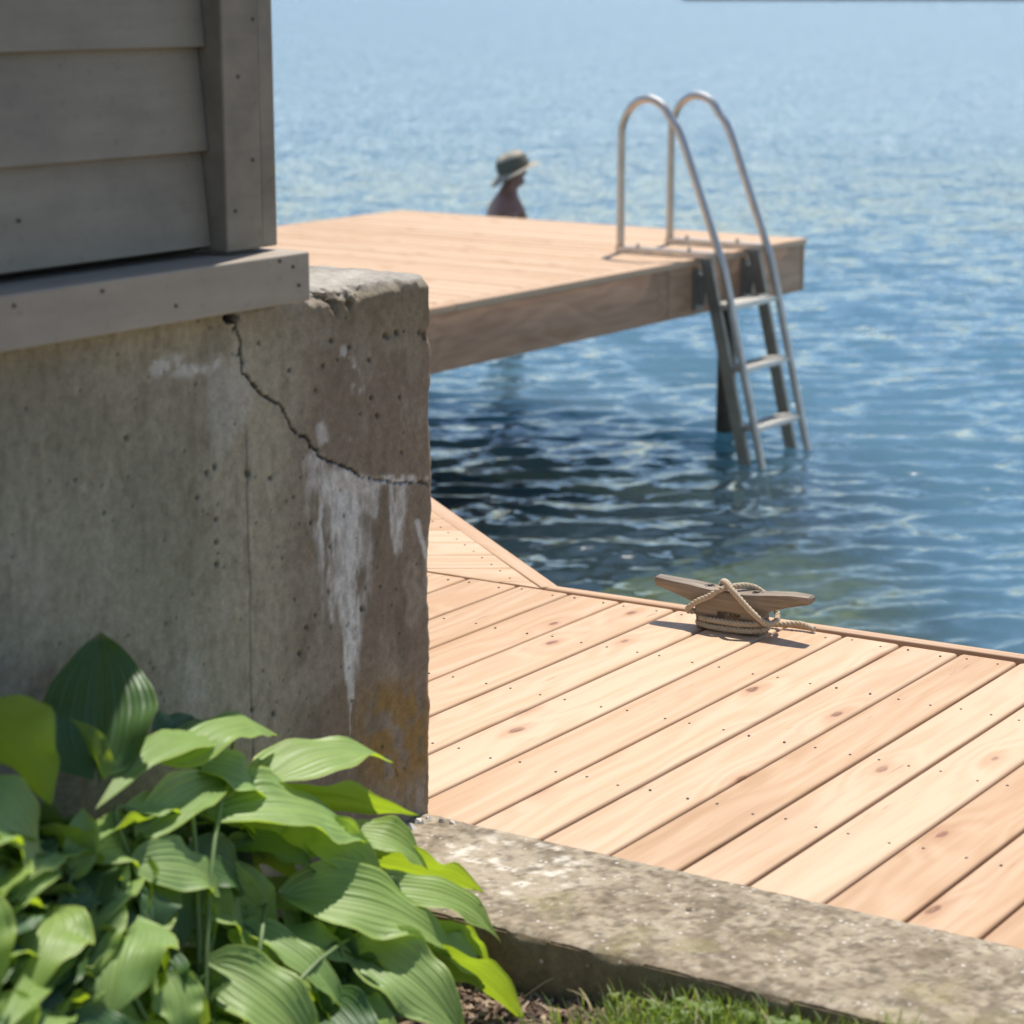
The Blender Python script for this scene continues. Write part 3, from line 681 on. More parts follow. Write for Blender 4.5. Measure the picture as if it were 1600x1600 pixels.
    col = mixc(col, (.32, .30, .27), sstep(1190, 1265, W) * sstep(600, 650, U) * sstep(.5, .62, n3) * .7)
    # darker colour in the crack, void, pits and joint
    col = mixc(col, (.02, .017, .013), np.clip(crack * 1.1, 0, 1) * (1 - .65 * sstep(540, 640, U)))
    col = mixc(col, (.015, .012, .01), void); col = mixc(col, (.05, .04, .03), pit * .75); col = mixc(col, (.07, .065, .055), joint * .95)
    top = np.abs(Zc - WT) < 1e-6
    tc = .35 * np.array([1, .93, .82])[None, :] * (.62 + .7 * fbm(Yc * 22, Xc * 22, 61, 4))[:, None]
    col[top] = tc[top]
    rim = np.exp(-(e_top / .016) ** 2) * (.4 + .6 * fbm(Yc * 40, Zc * 40, 63, 3)) * sstep(2.5, 2.7, Yc); col = col * (1 - rim[:, None] * .8) + tc * .9 * rim[:, None] * .8; col[top] = tc[top]
    oth = ~front & ~top; col[oth] = np.array([.30, .27, .22])
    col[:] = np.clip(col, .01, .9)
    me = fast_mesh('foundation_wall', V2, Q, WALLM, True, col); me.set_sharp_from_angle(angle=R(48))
    tag(put('foundation_wall', me), 'cracked weathered concrete wall with white lime streaks under the grey house', 'concrete wall')
wall()

# ------------------------------------------------------------------ kerb
def kerb():
    xs = np.concatenate([np.arange(-2.60, -.2, .0048), np.linspace(-.19, 2.2, 40)]); nx = len(xs)
    ts = np.linspace(0, 1, 64); zs = np.concatenate([np.linspace(-.7, 1.0, 4)[:-1], np.arange(1.0, 1.168, .006), [1.1705]])
    V, Q = box_shell(xs, ts, zs)
    X, T, Z = V[:, 0], V[:, 1], V[:, 2]
    yf = 2.684 + .080 * (X + 1.95); yb = 3.036 + .068 * (X + 2.33)
    yb = np.where(X < -2.34, 3.02, yb)
    Y = yf * (1 - T) + yb * T
    n = fbm(X * 9, Y * 9, 5, 5); n2 = fbm(X * 60, Y * 60, 6, 3)
    top = Z > 1.170; fr = T < 1e-9; bk = T > 1 - 1e-9
    ef = np.clip(Y - yf, 0, 1); 
    ch = .008 + .016 * sstep(.45, .75, fbm(X * 14, Z * 3, 7, 4))
    Z2 = Z - np.where(top, .0045 * n + .0032 * n2 + np.clip(ch - ef, 0, 1) * .7 + .004 * np.clip(1 - (yb - Y) / .02, 0, 1), 0)
    Y2 = Y + np.where(fr, .004 * fbm(X * 20, Z * 20, 8, 4) + np.clip(ch * .9 - (1.1705 - Z), 0, 1) * .8, 0) - np.where(bk, .009 * fbm(X * 25, Z * 3, 9, 4), 0)
    # shallow spalled patch near the wall end
    U, W = to_px(np.stack([X, Y, np.full(len(X), 1.176)], 1))
    pat = (1 - sstep(.8, 1.1, np.hypot((U - 790) / 95, (W - 1345 - (U - 790) * .22) / 48) + (n - .5) * .9)) * top
    Z2 -= pat * .0035
    col = np.tile(np.array([.27, .232, .18]), (len(V), 1))
    def mixc(c, b, t): return c * (1 - t[:, None]) + np.array(b)[None, :] * t[:, None]
    col = mixc(col, (.34, .30, .24), sstep(.4, .65, n)); col = mixc(col, (.15, .125, .095), sstep(.46, .66, fbm(X * 26, Y * 26, 11, 4)) * .7); col = mixc(col, (.42, .385, .32), sstep(.55, .7, fbm(X * 48, Y * 48, 16, 3)) * .6); col = mixc(col, (.11, .09, .07), sstep(.6, .74, fbm(X * 90, Y * 90, 17, 3)) * .6)
    col = mixc(col, (.40, .36, .30), pat * .7)
    wt = sstep(.55, .7, fbm(X * 30, Y * 42, 12, 4)) * np.clip(1 - sstep(.6, 1.3, np.hypot((U - 790) / 130, (W - 1345) / 55)), 0, 1)
    col = mixc(col, (.66, .64, .60), wt * .85)
    col = mixc(col, (.26, .25, .12), sstep(.58, .75, fbm(X * 11, Y * 11, 13, 4)) * .35 * (T < .6))
    col = mixc(col, (.10, .09, .07), sstep(.66, .78, fbm(X * 75, Y * 75, 14, 2)) * .6)
    col = mixc(col, (.24, .19, .125), np.where(fr, .75, 0.))
    hole = 1 - sstep(2.2, 4.2, np.hypot(U - 1077, (W - 1413) * 1.1)); Z2 -= hole * top * .012; col = mixc(col, (.03, .02, .02), hole)
    col = col * np.array([1.0, .945, .86]); me = fast_mesh('kerb', np.stack([X, Y2, Z2], 1), Q, KERBM, True, np.clip(col, .01, .9)); me.set_sharp_from_angle(angle=R(48))
    tag(put('concrete_kerb', me), 'low rough concrete kerb between the deck planks and the garden bed', 'kerb')
kerb()
def chips_at_corner():
    mb = MB(); g = random.Random(8)
    for (px, py, s) in ((640, 1292, .020), (655, 1285, .016), (668, 1278, .010), (690, 1283, .013), (707, 1286, .011), (628, 1300, .013)):
        c = at_z(px, py, 1.168); V = []; s *= .75
        for k in range(10):
            a = 2 * math.pi * k / 5 + g.random(); zz = 0 if k < 5 else s * g.uniform(.4, .8); q = s * (1 if k < 5 else .6) * g.uniform(.7, 1.15)
            V.append((c[0] + q * math.cos(a), c[1] + q * math.sin(a) * .7, c[2] - .002 + zz))
        mb.add(V, [(4, 3, 2, 1, 0), (5, 6, 7, 8, 9)] + [(k, (k + 1) % 5, 5 + (k + 1) % 5, 5 + k) for k in range(5)])
    m = concrete_mat('loose_concrete', (.60, .56, .50), (.7, .66, .6)); tag(mb.build('rubble', m), 'small broken concrete crumbs at the foot of the wall end', 'rubble', kind='stuff')
chips_at_corner()

# ------------------------------------------------------------------ house
house = tag(empty('house', (-4, 0, HC - .48)), 'grey clapboard house corner standing on the cracked concrete wall', 'house'); HRT = Vector((-4, 0, HC - .48))
def hc(o, p=house): o.location = Vector(o.location) - HRT; return o
HX, HY = -2.325, 2.655; HTOP = 3.32
def sill(name, a, b): 
    me = bpy.data.meshes.new(name); mb = MB(); mb.box(a, b); me = mb.mesh(name, SILLM)
    return hc(put(name, me, house))
mb = MB()   # water table with a sloped top
def wt(x0, x1, y0, y1, z0, z1, dz, nseg=1):
    mb.add([(x0, y0, z0), (x1, y0, z0), (x1, y1, z0), (x0, y1, z0), (x0, y0, z1), (x1, y0, z1 - dz), (x1, y1, z1 - dz), (x0, y1, z1)], [(3, 2, 1, 0), (4, 5, 6, 7), (0, 1, 5, 4), (1, 2, 6, 5), (2, 3, 7, 6), (3, 0, 4, 7)])
wt(-6.0, -2.27, -3.0, 2.664, HC - .4735, HC - .390, .006)
o = mb.build('water_table', SILLM, house); hc(o)
def bev(o, w_=.003):
    b = o.modifiers.new('bevel', 'BEVEL'); b.width = w_; b.segments = 2; b.limit_method = 'ANGLE'
bev(o)
mb = MB(); mb.box((-5.9, -2.9, HC - .389), (-2.385, 2.60, HTOP)); hc(mb.build('sheathing', DARK, house))
mb = MB(); mb.box((-2.3845, 2.534, HC - .3895), (HX, 2.6165, HTOP)); o = mb.build('corner_board', TRIM, house); hc(o); bev(o)
mb = MB(); mb.box((-2.3845, 2.6180, HC - .3895), (HX - .003, HY, HTOP)); o = mb.build('corner_board', TRIM, house); hc(o); bev(o)
lap = [-.381, -.235, -.0785]
while lap[-1] + HC < HTOP - .1: lap.append(lap[-1] + .157)
for i in range(len(lap) - 1):
    z0, z1 = HC + lap[i], HC + lap[i + 1] + .02; yl, yr = -2.95, 2.5325
    mb = MB()
    xo, xi, th = -2.3565, -2.3745, .010
    mb.add([(xo, yl, z0), (xo, yr, z0), (xi, yr, z1), (xi, yl, z1), (xo - th, yl, z0), (xo - th, yr, z0), (xi - .003, yr, z1), (xi - .003, yl, z1)],
           [(0, 1, 2, 3), (7, 6, 5, 4), (4, 5, 1, 0), (1, 5, 6, 2), (2, 6, 7, 3), (0, 3, 7, 4)])
    o = mb.build('clapboard', SIDING, house); hc(o); bev(o, .0015)
    # far gable side, facing the lake
    mb = MB(); y0 = 2.628; mb.add([(-5.9, y0, z0), (-2.392, y0, z0), (-2.392, y0 - .018, z1), (-5.9, y0 - .018, z1), (-5.9, y0 - .012, z0), (-2.392, y0 - .012, z0), (-2.392, y0 - .022, z1), (-5.9, y0 - .022, z1)],
           [(3, 2, 1, 0), (4, 5, 6, 7), (0, 1, 5, 4), (1, 2, 6, 5), (2, 3, 7, 6), (3, 0, 4, 7)])
    hc(mb.build('clapboard', SIDING, house))
mb = MB()
for X_, pts in ((-2.3625, [(268, 45), (302, 198), (312, 360), (273, 372), (120, 220), (60, 60), (150, 390), (30, 345)]), (-2.2698, [(437, 408), (458, 417), (467, 446), (275, 478), (22, 478), (160, 455)]), (-2.3248, [(395, 30), (395, 250), (368, 330), (372, 120)])):
    for q in pts:
        p = at_x(*q, X_); mb.tube([(X_ - .006, p[1], p[2]), (X_ + .0012, p[1], p[2])], .0032, 7)
o = mb.build('nail_heads', SCREWM, house); hc(o); tag(o, kind='stuff')
mb = MB(); xr = -4.15; 
mb.add([(-6.15, -3.1, HTOP - .1), (-6.15, 2.78, HTOP - .1), (xr, 2.78, HTOP + 1.0), (xr, -3.1, HTOP + 1.0), (-2.24, 2.78, HTOP - .02), (-2.24, -3.1, HTOP - .02),
        (-6.15, -3.1, HTOP - .0), (-6.15, 2.78, HTOP - .0), (xr, 2.78, HTOP + 1.1), (xr, -3.1, HTOP + 1.1), (-2.24, 2.78, HTOP + .08), (-2.24, -3.1, HTOP + .08)],
       [(0, 1, 2, 3), (3, 2, 4, 5), (9, 8, 7, 6), (11, 10, 8, 9), (0, 6, 7, 1), (5, 4, 10, 11), (1, 7, 8, 2), (2, 8, 10, 4), (3, 9, 6, 0), (5, 11, 9, 3)])
hc(mb.build('roof', ROOFM, house))

# ------------------------------------------------------------------ ground, mulch, grass
GZ = 1.07
def ground_z(x, y): return GZ + .058 * sstep(-1.95, -1.5, x) + .022 * sstep(-1.5, -1.15, x) + .05 * (fbm(x * 3, y * 3, 91, 4) - .5) + .012 * (fbm(x * 25, y * 25, 92, 3) - .5) - .02
def ground():
    xs = np.concatenate([np.linspace(-2.5, -.5, 260), np.geomspace(.01, 12, 40) - .49]); ys = np.concatenate([-np.geomspace(14, 1, 30) + 2.2, np.linspace(1.22, 2.80, 200)])
    X, Y = np.meshgrid(xs, ys, indexing='ij'); Z = ground_z(X, Y)
    m = M('garden_soil'); v = m.coord('Object'); n = m.noise(v, 30, 5, .65); n2 = m.noise(v, 4, 3)
    m.pbr(m.ramp(n, [(.3, (.035, .024, .017)), (.7, (.12, .085, .06))]), .95, m.bump(n, .8, .012))
    tag(put('ground', fast_mesh('ground', np.stack([X, Y, Z], 2).reshape(-1, 3), gridq(len(xs), len(ys)), m.m)), kind='structure')
ground()
def kf(x): return 2.690 + .080 * (x + 1.95)
def mulch():
    g = np.random.RandomState(21); V = []; Q = []; cols = []
    pal = np.array([(.20, .125, .08), (.30, .20, .135), (.11, .07, .045), (.40, .30, .21), (.10, .07, .05), (.24, .15, .10)])
    for k in range(8000):
        x = g.uniform(-2.3, -.9); y = kf(x) - abs(g.randn()) * .35 - .012
        if y < 1.3: continue
        if x > -1.75 and g.rand() < .6: continue
        l, w_, t = g.uniform(.005, .022), g.uniform(.002, .008), g.uniform(.0015, .005)
        a, tl, rl = g.uniform(0, 6.28), g.randn() * .35, g.randn() * .5
        B = np.array([(-l, -w_, -t), (l, -w_ * .7, -t), (l * .9, w_, -t), (-l * .8, w_ * .8, -t), (-l * .9, -w_ * .8, t), (l * .8, -w_ * .6, t), (l, w_ * .9, t), (-l, w_, t)]) * (1, .8, .8)
        Rm = np.array(Matrix.Rotation(a, 3, 'Z') @ Matrix.Rotation(tl, 3, 'Y') @ Matrix.Rotation(rl, 3, 'X'))
        z = float(ground_z(np.array([x]), np.array([y]))[0]); B = B @ Rm.T + (x, y, z + .006 + g.rand() * .008); o = len(V) * 8
        V.append(B); Q += [(o + 3, o + 2, o + 1, o), (o + 4, o + 5, o + 6, o + 7), (o, o + 1, o + 5, o + 4), (o + 1, o + 2, o + 6, o + 5), (o + 2, o + 3, o + 7, o + 6), (o + 3, o, o + 4, o + 7)]
        cols.append(np.tile(pal[g.randint(6)] * g.uniform(.7, 1.2), (8, 1)))
    m = M('bark_chips'); a = m.n('Attribute', attribute_name='Col'); n = m.noise(m.coord('Object'), 180, 3)
    m.pbr(m.mix(1., a.outputs['Color'], m.ramp(n, [(.3, (.6, .6, .6)), (.7, (1.2, 1.2, 1.2))]), 'MULTIPLY'), .85)
    tag(put('mulch', fast_mesh('mulch', np.concatenate(V), Q, m.m, False, np.concatenate(cols))), 'brown bark mulch scattered on the soil between hosta and kerb', 'mulch', kind='stuff')
mulch()
def blade_strip(base, dirv, L_, w_, bend, n=5):
    """ribbon that leans over; returns verts, quads (relative)"""
    V = []; side = np.array([-dirv[1], dirv[0], 0.])
    for i in range(n + 1):
        t = i / n; th = bend * t; p = base + dirv * L_ * (1 - math.cos(th)) / max(bend, .01) + _up * L_ * math.sin(th) / max(bend, .01)
        ww = w_ * (1 - t ** 1.6) + .0002
        V += [p - side * ww, p + side * ww]
    return V, [(2 * i, 2 * i + 1, 2 * i + 3, 2 * i + 2) for i in range(n)]
def veg(name, mat, items, label, cat):
    V = []; Q = []; UV = []
    for vs, qs in items:
        o = len(V); V += vs; Q += [tuple(i + o for i in q) for q in qs]
    me = fast_mesh(name, np.array(V), np.array(Q), mat, True); me.uv_layers.new(name='UVMap')
    me.uv_layers[0].data.foreach_set('uv', np.tile(np.array([.3, .5], np.float32), len(Q) * 4)); tag(put(name, me), label, cat, kind='stuff')
def grass():
    g = np.random.RandomState(33); it = []; dry = []; gr = []
    for k in range(12000):
        x = g.uniform(-1.78, -.2); lim = kf(x) - .006; y = lim - abs(g.randn()) * .16
        dens = sstep(-1.80, -1.52, x + .10 * (fbm(np.array([x * 6]), np.array([y * 6]), 5)[0] - .5) * 3 - (lim - y) * -.3)
        if g.rand() > dens * .95 + .02: continue
        z = float(ground_z(np.array([x]), np.array([y]))[0]) - .004; a = g.uniform(0, 6.28); d = np.array([math.cos(a), math.sin(a), 0])
        L_ = g.uniform(.025, .075) * (1.35 if g.rand() < .07 else 1)
        (dry if g.rand() < .10 else gr).append(blade_strip(np.array([x, y, z]), d, L_, g.uniform(.0012, .0026), g.uniform(.3, 1.5), 4))
    for (a, b, c_) in (((815, 1560), (865, 1528), (905, 1536)), ((905, 1540), (960, 1515), (1050, 1545)), ((965, 1535), (1060, 1555), (1100, 1560))):
        P = [at_z(*q, GZ + h) for q, h in ((a, .006), (b, .035), (c_, .006))]; pts = smooth_path(P, 6); V = []
        for p in pts: V += [p - _up * .0018, p + _up * .0018 + _r * .001]
        dry.append((V, [(2 * i, 2 * i + 1, 2 * i + 3, 2 * i + 2) for i in range(len(pts) - 1)]))
    veg('grass', GRASSM, gr, 'short green grass along the front of the kerb', 'grass')
    m = flat_mat('dry_grass', (.48, .38, .22), .8); veg('dry_grass', m, dry, 'dry straw blades lying on soil and grass by the kerb', 'dry grass')
    # clover and small round weeds
    it = []
    for k in range(1300):
        x = g.uniform(-1.70, -.3); lim = kf(x) - .02; y = lim - abs(g.randn()) * .13
        if fbm(np.array([x * 7]), np.array([y * 7]), 9)[0] < .50: continue
        z = float(ground_z(np.array([x]), np.array([y]))[0]); h = g.uniform(.012, .042); s = g.uniform(.0035, .0075) * (1.6 if g.rand() < .15 else 1)
        c = np.array([x, y, z + h]); a0 = g.uniform(0, 6.28)
        for j in range(3):
            a = a0 + j * 2.09; d = np.array([math.cos(a), math.sin(a), .15]); sd_ = np.array([-math.sin(a), math.cos(a), 0]); cc = c + d * s
            ring = [cc + d * s * .95 * math.cos(q) + sd_ * s * .8 * math.sin(q) + _up * .2 * s * abs(math.sin(q)) for q in np.linspace(0, 2 * math.pi, 9)[:-1]]
            it.append((ring + [cc], [(i, (i + 1) % 8, 8, 8) for i in range(8)]))
    V = []; F = []
    for vs, qs in it:
        o = len(V); V += [tuple(p) for p in vs]; F += [(a + o, b + o, c + o) for a, b, c, _ in qs]
    me = mk('clover', V, F, GRASSM, True); me.uv_layers.new(name='UVMap'); me.uv_layers[0].data.foreach_set('uv', np.tile(np.array([.3, .5], np.float32), len(F) * 3))
    tag(put('clover', me), 'small round clover leaves among the grass at the kerb', 'clover', kind='stuff')
grass()

# ------------------------------------------------------------------ cleat and rope
CX_, CY_ = -2.477, 4.42
cleat = tag(empty('mooring_cleat', (CX_, CY_, DZ + .001), math.atan(.085)), 'weathered wooden mooring cleat bolted to the deck edge with rope round it', 'cleat')
OAK = wood_mat('weathered_oak', (.40, .32, .23), (.075, .045, .026), knots=False, tone=.1, grey=(.26, .215, .165), fine_k=.95)
def cleat_body():
    # loft along X; sections are chamfered rectangles
    st = [(-.203, .090, .103, .013), (-.198, .084, .107, .017), (-.15, .073, .104, .021), (-.10, .060, .102, .024), (-.080, .044, .100, .0255), (-.04, .045, .097, .027), (.0, .047, .0955, .027), (.04, .045, .097, .027), (.080, .044, .100, .0255), (.10, .062, .103, .024), (.15, .078, .109, .022), (.197, .090, .109, .017), (.202, .094, .105, .013)]
    V = []; n = 12
    for x, zb, zt, hy in st:
        c = .0055
        V += [(x, -hy + c, zb), (x, hy - c, zb), (x, hy - c * .3, zb + c * .3), (x, hy, zb + c), (x, hy, zt - c), (x, hy - c * .3, zt - c * .3), (x, hy - c, zt), (x, -hy + c, zt), (x, -hy + c * .3, zt - c * .3), (x, -hy, zt - c), (x, -hy, zb + c), (x, -hy + c * .3, zb + c * .3)]
    F = [tuple(range(n - 1, -1, -1)), tuple((len(st) - 1) * n + k for k in range(n))]
    F += [(i * n + k, i * n + (k + 1) % n, (i + 1) * n + (k + 1) % n, (i + 1) * n + k) for i in range(len(st) - 1) for k in range(n)]
    mb = MB(); rot = [(y, -x, z) for x, y, z in V]; mb.add(rot, F)      # grain runs along local Y of the mesh
    for s in (-1, 1):
        x0, x1 = s * .030, s * .082; lo = sorted((x0, x1)); xa, xb = lo
        v = [(-.023, -xa, 0), (-.023, -xb, 0), (.023, -xb, 0), (.023, -xa, 0), (-.0255, -xa + s * -.006 * (s < 0), .05), (-.0255, -xb, .05), (.0255, -xb, .05), (.0255, -xa, .05)]
        mb.add(v, [(0, 1, 2, 3), (7, 6, 5, 4), (4, 5, 1, 0), (5, 6, 2, 1), (6, 7, 3, 2), (7, 4, 0, 3)])
    me = mb.mesh('body', OAK); smooth_angle(me, 35)
    o = put('body', me, cleat, rot=(0, 0, math.pi / 2))
cleat_body()
for x in (-.062, .062):
    mb = MB(); n = 14; z = .0975 + .0016
    mb.tube([(x, 0, z - .006), (x, 0, z - .0002)], .0085, n); mb.tube([(x, 0, z + .0001), (x, 0, z + .0022)], .0055, 6)
    mb.tube([(x + .0115 * math.cos(a), .0115 * math.sin(a), z) for a in np.linspace(.3, 4.6, 14)], .0012, 6)  # dark crescent standing in for the shadow in the bolt recess
    mb.build('bolt', SCREWM, cleat, True)
def rope():
    m = M('manila_rope'); v = m.coord('Object'); n = m.noise(v, 420, 3, .7); n2 = m.noise(v, 60, 3)
    col = m.ramp(n, [(.3, (.34, .26, .17)), (.7, (.62, .51, .37))]); col = m.mix(m.mapr(n2, .4, .7, 0, .4), col, (.38, .30, .20))
    m.pbr(col, .85, m.bump(n, .6, .0009))
    P = []; a_, b_ = .0855, .0365
    def oval(th, z, s=0): return (a_ * math.copysign(abs(math.cos(th)) ** .72, math.cos(th)) * (1 + s), b_ * math.sin(th) * (1 + s), z)
    N = 15
    for k in range(int(2.12 * N) + 1):
        th = math.pi * .5 + 2 * math.pi * k / N; P.append(oval(th, .0095 + .0150 * min(1.0, max(0, (k / N - .45))) * 1.0 + .0135 * max(0, (k / N - 1.35)) * .8, .03 * (k < N * .9)))
    # up from the left front, over the top, down behind on the right
    P += [(-.100, -.022, .036), (-.099, -.036, .048), (-.075, -.038, .068), (-.045, -.0365, .084), (-.022, -.030, .101), (.004, -.006, .107), (.030, .020, .106), (.055, .037, .092), (.085, .044, .062), (.098, .036, .040), (.108, .008, .034), (.103, -.028, .034)]
    # back over from the right front to the left rear
    P += [(.092, -.041, .044), (.062, -.042, .066), (.034, -.041, .090), (.014, -.037, .106), (-.006, -.020, .116), (-.026, .004, .113), (-.040, .026, .104), (-.055, .040, .085), (-.075, .046, .055), (-.070, .050, .030)]
    P += [(-.03, .054, .012), (.03, .056, .0095), (.08, .060, .009), (.11, .068, .012), (.135, .074, .015), (.155, .075, .013), (.172, .072, .009), (.182, .070, .008)]
    path = np.array(smooth_path(P, 9)); 
    # resample evenly
    d = np.r_[0, np.cumsum(np.linalg.norm(np.diff(path, axis=0), axis=1))]; s = np.arange(0, d[-1], .0026); path = np.stack([np.interp(s, d, path[:, i]) for i in range(3)], 1)
    T = np.gradient(path, axis=0); T /= np.linalg.norm(T, axis=1)[:, None]
    nrm = np.zeros_like(T); nv = np.array([0, 0, 1.]); 
    for i in range(len(T)):
        nv = nv - T[i] * (nv @ T[i]); nv /= np.linalg.norm(nv); nrm[i] = nv
    bn = np.cross(T, nrm); r0 = .0072; pitch = .030
    for k in range(3):
        th = 2 * math.pi * s / pitch + k * 2.0944
        C_ = path + (nrm * np.cos(th)[:, None] + bn * np.sin(th)[:, None]) * r0 * .50
        mb = MB(); mb.tube([tuple(p) for p in C_], r0 * .56, 8); yield mb, m.m
rp = tag(empty('rope', (CX_, CY_, DZ + .001), math.atan(.085)), 'beige twisted rope wound round and crossed over the wooden cleat', 'rope')
for mb, rm in rope(): mb.build('strand', rm, rp, True)

# ------------------------------------------------------------------ hosta
hroot = at_d(300, 1700, 2.80); hroot = np.array([hroot[0], hroot[1], GZ])
hosta = tag(empty('hosta', hroot), 'large green hosta with broad ribbed leaves growing against the concrete wall', 'hosta plant')
CAMD = -np.array(ray(800, 800)); CAMD /= np.linalg.norm(CAMD)
def leaf_mesh(L_, W_, arch=.12, cup=.25, wave=.06, seed=0, droop=.3, twist=0, fold=0):
    g = np.random.RandomState(seed); nu, nv = 19, 23
    u = np.linspace(0, 1, nu)[:, None] * np.ones((1, nv)); v = np.linspace(-1, 1, nv)[None, :] * np.ones((nu, 1))
    sh = np.sin(np.pi * np.clip(u, 0, 1) ** .70) ** .80 * (1 - .16 * u); sh = np.where(u < .10, np.maximum(sh, .40 * (u / .10) ** .35), sh); sh[-1] = .004; sh[0] = .03
    sh = sh * (1 - .25 * sstep(.78, 1, u)); sh /= sh.max()
    y = v * sh * W_ / 2
    lobe = .085 * L_ * np.abs(v) ** 1.6 * (1 - sstep(0, .30, u))                      # heart-shaped base
    x = u * L_ - lobe + .05 * L_ * (v ** 2) * u * (1 - u) * 0
    z = arch * L_ * np.sin(np.pi * u * .95) - droop * L_ * u ** 2.4
    z = z + cup * W_ * np.abs(v) ** 1.7 * sh * .5 + fold * W_ * np.abs(v) * sh
    ph = g.rand(4) * 6.28
    z = z + wave * W_ * np.abs(v) ** 2 * sh * (np.sin(u * 9 + ph[0] + (v > 0) * ph[1]) + .5 * np.sin(u * 19 + ph[2] + (v > 0) * ph[3]))
    z = z + .0015 * (.6 + .8 * fbm(u * 3, v * 3, seed)) * np.cos(v * math.pi * 8.5 + .8 * u) * np.minimum(1, sh * 1.2) * (L_ / .18) - .010 * L_ * np.exp(-(v / .06) ** 2)
    V = np.stack([x, y + twist * L_ * u ** 2, z], 2).reshape(-1, 3); Q = gridq(nu, nv)
    me = fast_mesh('leaf', V, Q, LEAF, True)
    uvl = me.uv_layers.new(name='UVMap'); uv = np.stack([(v.ravel() + 1) / 2, u.ravel()], 1).astype(np.float32); uvl.data.foreach_set('uv', uv[Q.ravel()].ravel())
    return me
def dep(px, py): return 3.03 + .00117 * px - .15 - (.44 + .24 * max(0, min(1, (px - 420) / 250))) * (py - 1000) / 600
lrng = random.Random(77)
def leaf(b, t, wpx, facing='up', dz=0, tdz=0, arch=.10, cup=.25, wave=.11, droop=.12, fold=0, dark=False, seed=None, stalk=None, roll=0):
    db = dep(*b) + dz; dt = dep(*t) + dz + tdz; B = at_d(*b, db); T = at_d(*t, dt); L_ = np.linalg.norm(T - B); W_ = 1.2 * wpx * (db + dt) / 2 / FP
    hint = {'up': _up * 1.0 + CAMD * .55, 'cam': CAMD * 1.0 + _up * .35, 'under': -CAMD * .75 + _up * .75, 'flat': _up, 'side': _up * .6 + CAMD * .6 + _r * .5, 'left': _up * .7 + CAMD * .5 - _r * .5}[facing]
    X = (T - B) / L_; N = hint - X * (hint @ X); N /= np.linalg.norm(N)
    if roll: N = np.array(Matrix.Rotation(R(roll), 3, Vector(X)) @ Vector(N))
    Y = np.cross(N, X); me = leaf_mesh(L_, W_, arch, cup, wave, seed if seed is not None else lrng.randrange(9999), droop, 0, fold)
    # keep the tip on its mark although the blade droops
    zt = -droop * L_ + arch * L_ * math.sin(math.pi * .95); ang = math.atan2(zt, L_)
    X2 = X * math.cos(ang) - N * math.sin(ang); N2 = N * math.cos(ang) + X * math.sin(ang)
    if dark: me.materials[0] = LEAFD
    o = put('leaf', me, hosta); Mx = Matrix(((X2[0], Y[0], N2[0], B[0] - hroot[0]), (X2[1], Y[1], N2[1], B[1] - hroot[1]), (X2[2], Y[2], N2[2], B[2] - hroot[2]), (0, 0, 0, 1))); o.matrix_local = Mx
    if stalk is None: stalk = lrng.random() < .22
    if stalk:
        r0 = hroot + np.array([lrng.uniform(-.05, .05), lrng.uniform(-.05, .05), .0]); mid = (r0 + B) / 2 + _up * .10 + (B - r0) * np.array([-.05, -.05, .0])
        pts = smooth_path([r0, mid, B - X2 * .03 - N2 * .004, B + X2 * .02], 5); q = [p - hroot for p in pts]
        mb = MB(); mb.tube(q, [.0045 - .0022 * i / len(q) for i in range(len(q))], 6); mb.build('stalk', STALKM, hosta, True)
    return o
# leaves that can be told apart in the photograph: stem end, tip, width
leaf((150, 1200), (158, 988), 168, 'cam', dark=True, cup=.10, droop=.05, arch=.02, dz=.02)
leaf((-50, 1120), (80, 1258), 150, 'under', cup=.2, arch=.12, dz=-.05, stalk=False)
leaf((160, 1212), (108, 1122), 36, 'under', arch=.1, fold=.3)
leaf((258, 1170), (300, 1118), 66, 'cam', dark=True, dz=.05)
leaf((262, 1185), (432, 1150), 88, 'up', cup=-.15, arch=.12, droop=.15)
leaf((310, 1165), (352, 1226), 60, 'up', arch=.1)
leaf((352, 1148), (150, 1264), 66, 'up', arch=.08, cup=.1)
leaf((225, 1300), (362, 1216), 72, 'cam', cup=.6, arch=.05)
leaf((205, 1268), (292, 1284), 46, 'up')
leaf((130, 1345), (62, 1292), 70, 'under', arch=.1)
leaf((232, 1285), (136, 1336), 62, 'under', arch=.05)
leaf((118, 1365), (130, 1262), 50, 'under')
leaf((-70, 1245), (70, 1368), 125, 'up', arch=.12)
leaf((412, 1222), (614, 1192), 108, 'up', arch=.10, cup=.12, wave=.07, seed=5, roll=-10)
leaf((428, 1238), (655, 1274), 66, 'under', arch=.02, droop=-.05)
leaf((330, 1272), (590, 1338), 128, 'up', arch=.12, cup=.1, seed=8, roll=-8)
leaf((315, 1340), (430, 1335), 64, 'under', arch=.05, dz=.03)
leaf((215, 1350), (345, 1405), 84, 'up', arch=.15, cup=.1, droop=.2, roll=20)
leaf((300, 1200), (420, 1270), 70, 'up', arch=.15)
leaf((580, 1345), (756, 1394), 82, 'under', arch=.02, droop=.0, dz=.02)
leaf((552, 1300), (668, 1358), 64, 'up', arch=.15)
leaf((480, 1295), (600, 1372), 70, 'left', arch=.12, dz=-.02)
leaf((455, 1402), (712, 1492), 118, 'up', arch=.12, seed=12)
leaf((585, 1388), (782, 1472), 70, 'up', arch=.15, cup=.1)
leaf((690, 1455), (766, 1508), 44, 'under', arch=.1)
leaf((560, 1480), (728, 1625), 118, 'up', arch=.1, dark=False, seed=15)
leaf((678, 1492), (824, 1602), 70, 'under', arch=.06, droop=.1, dz=.02)
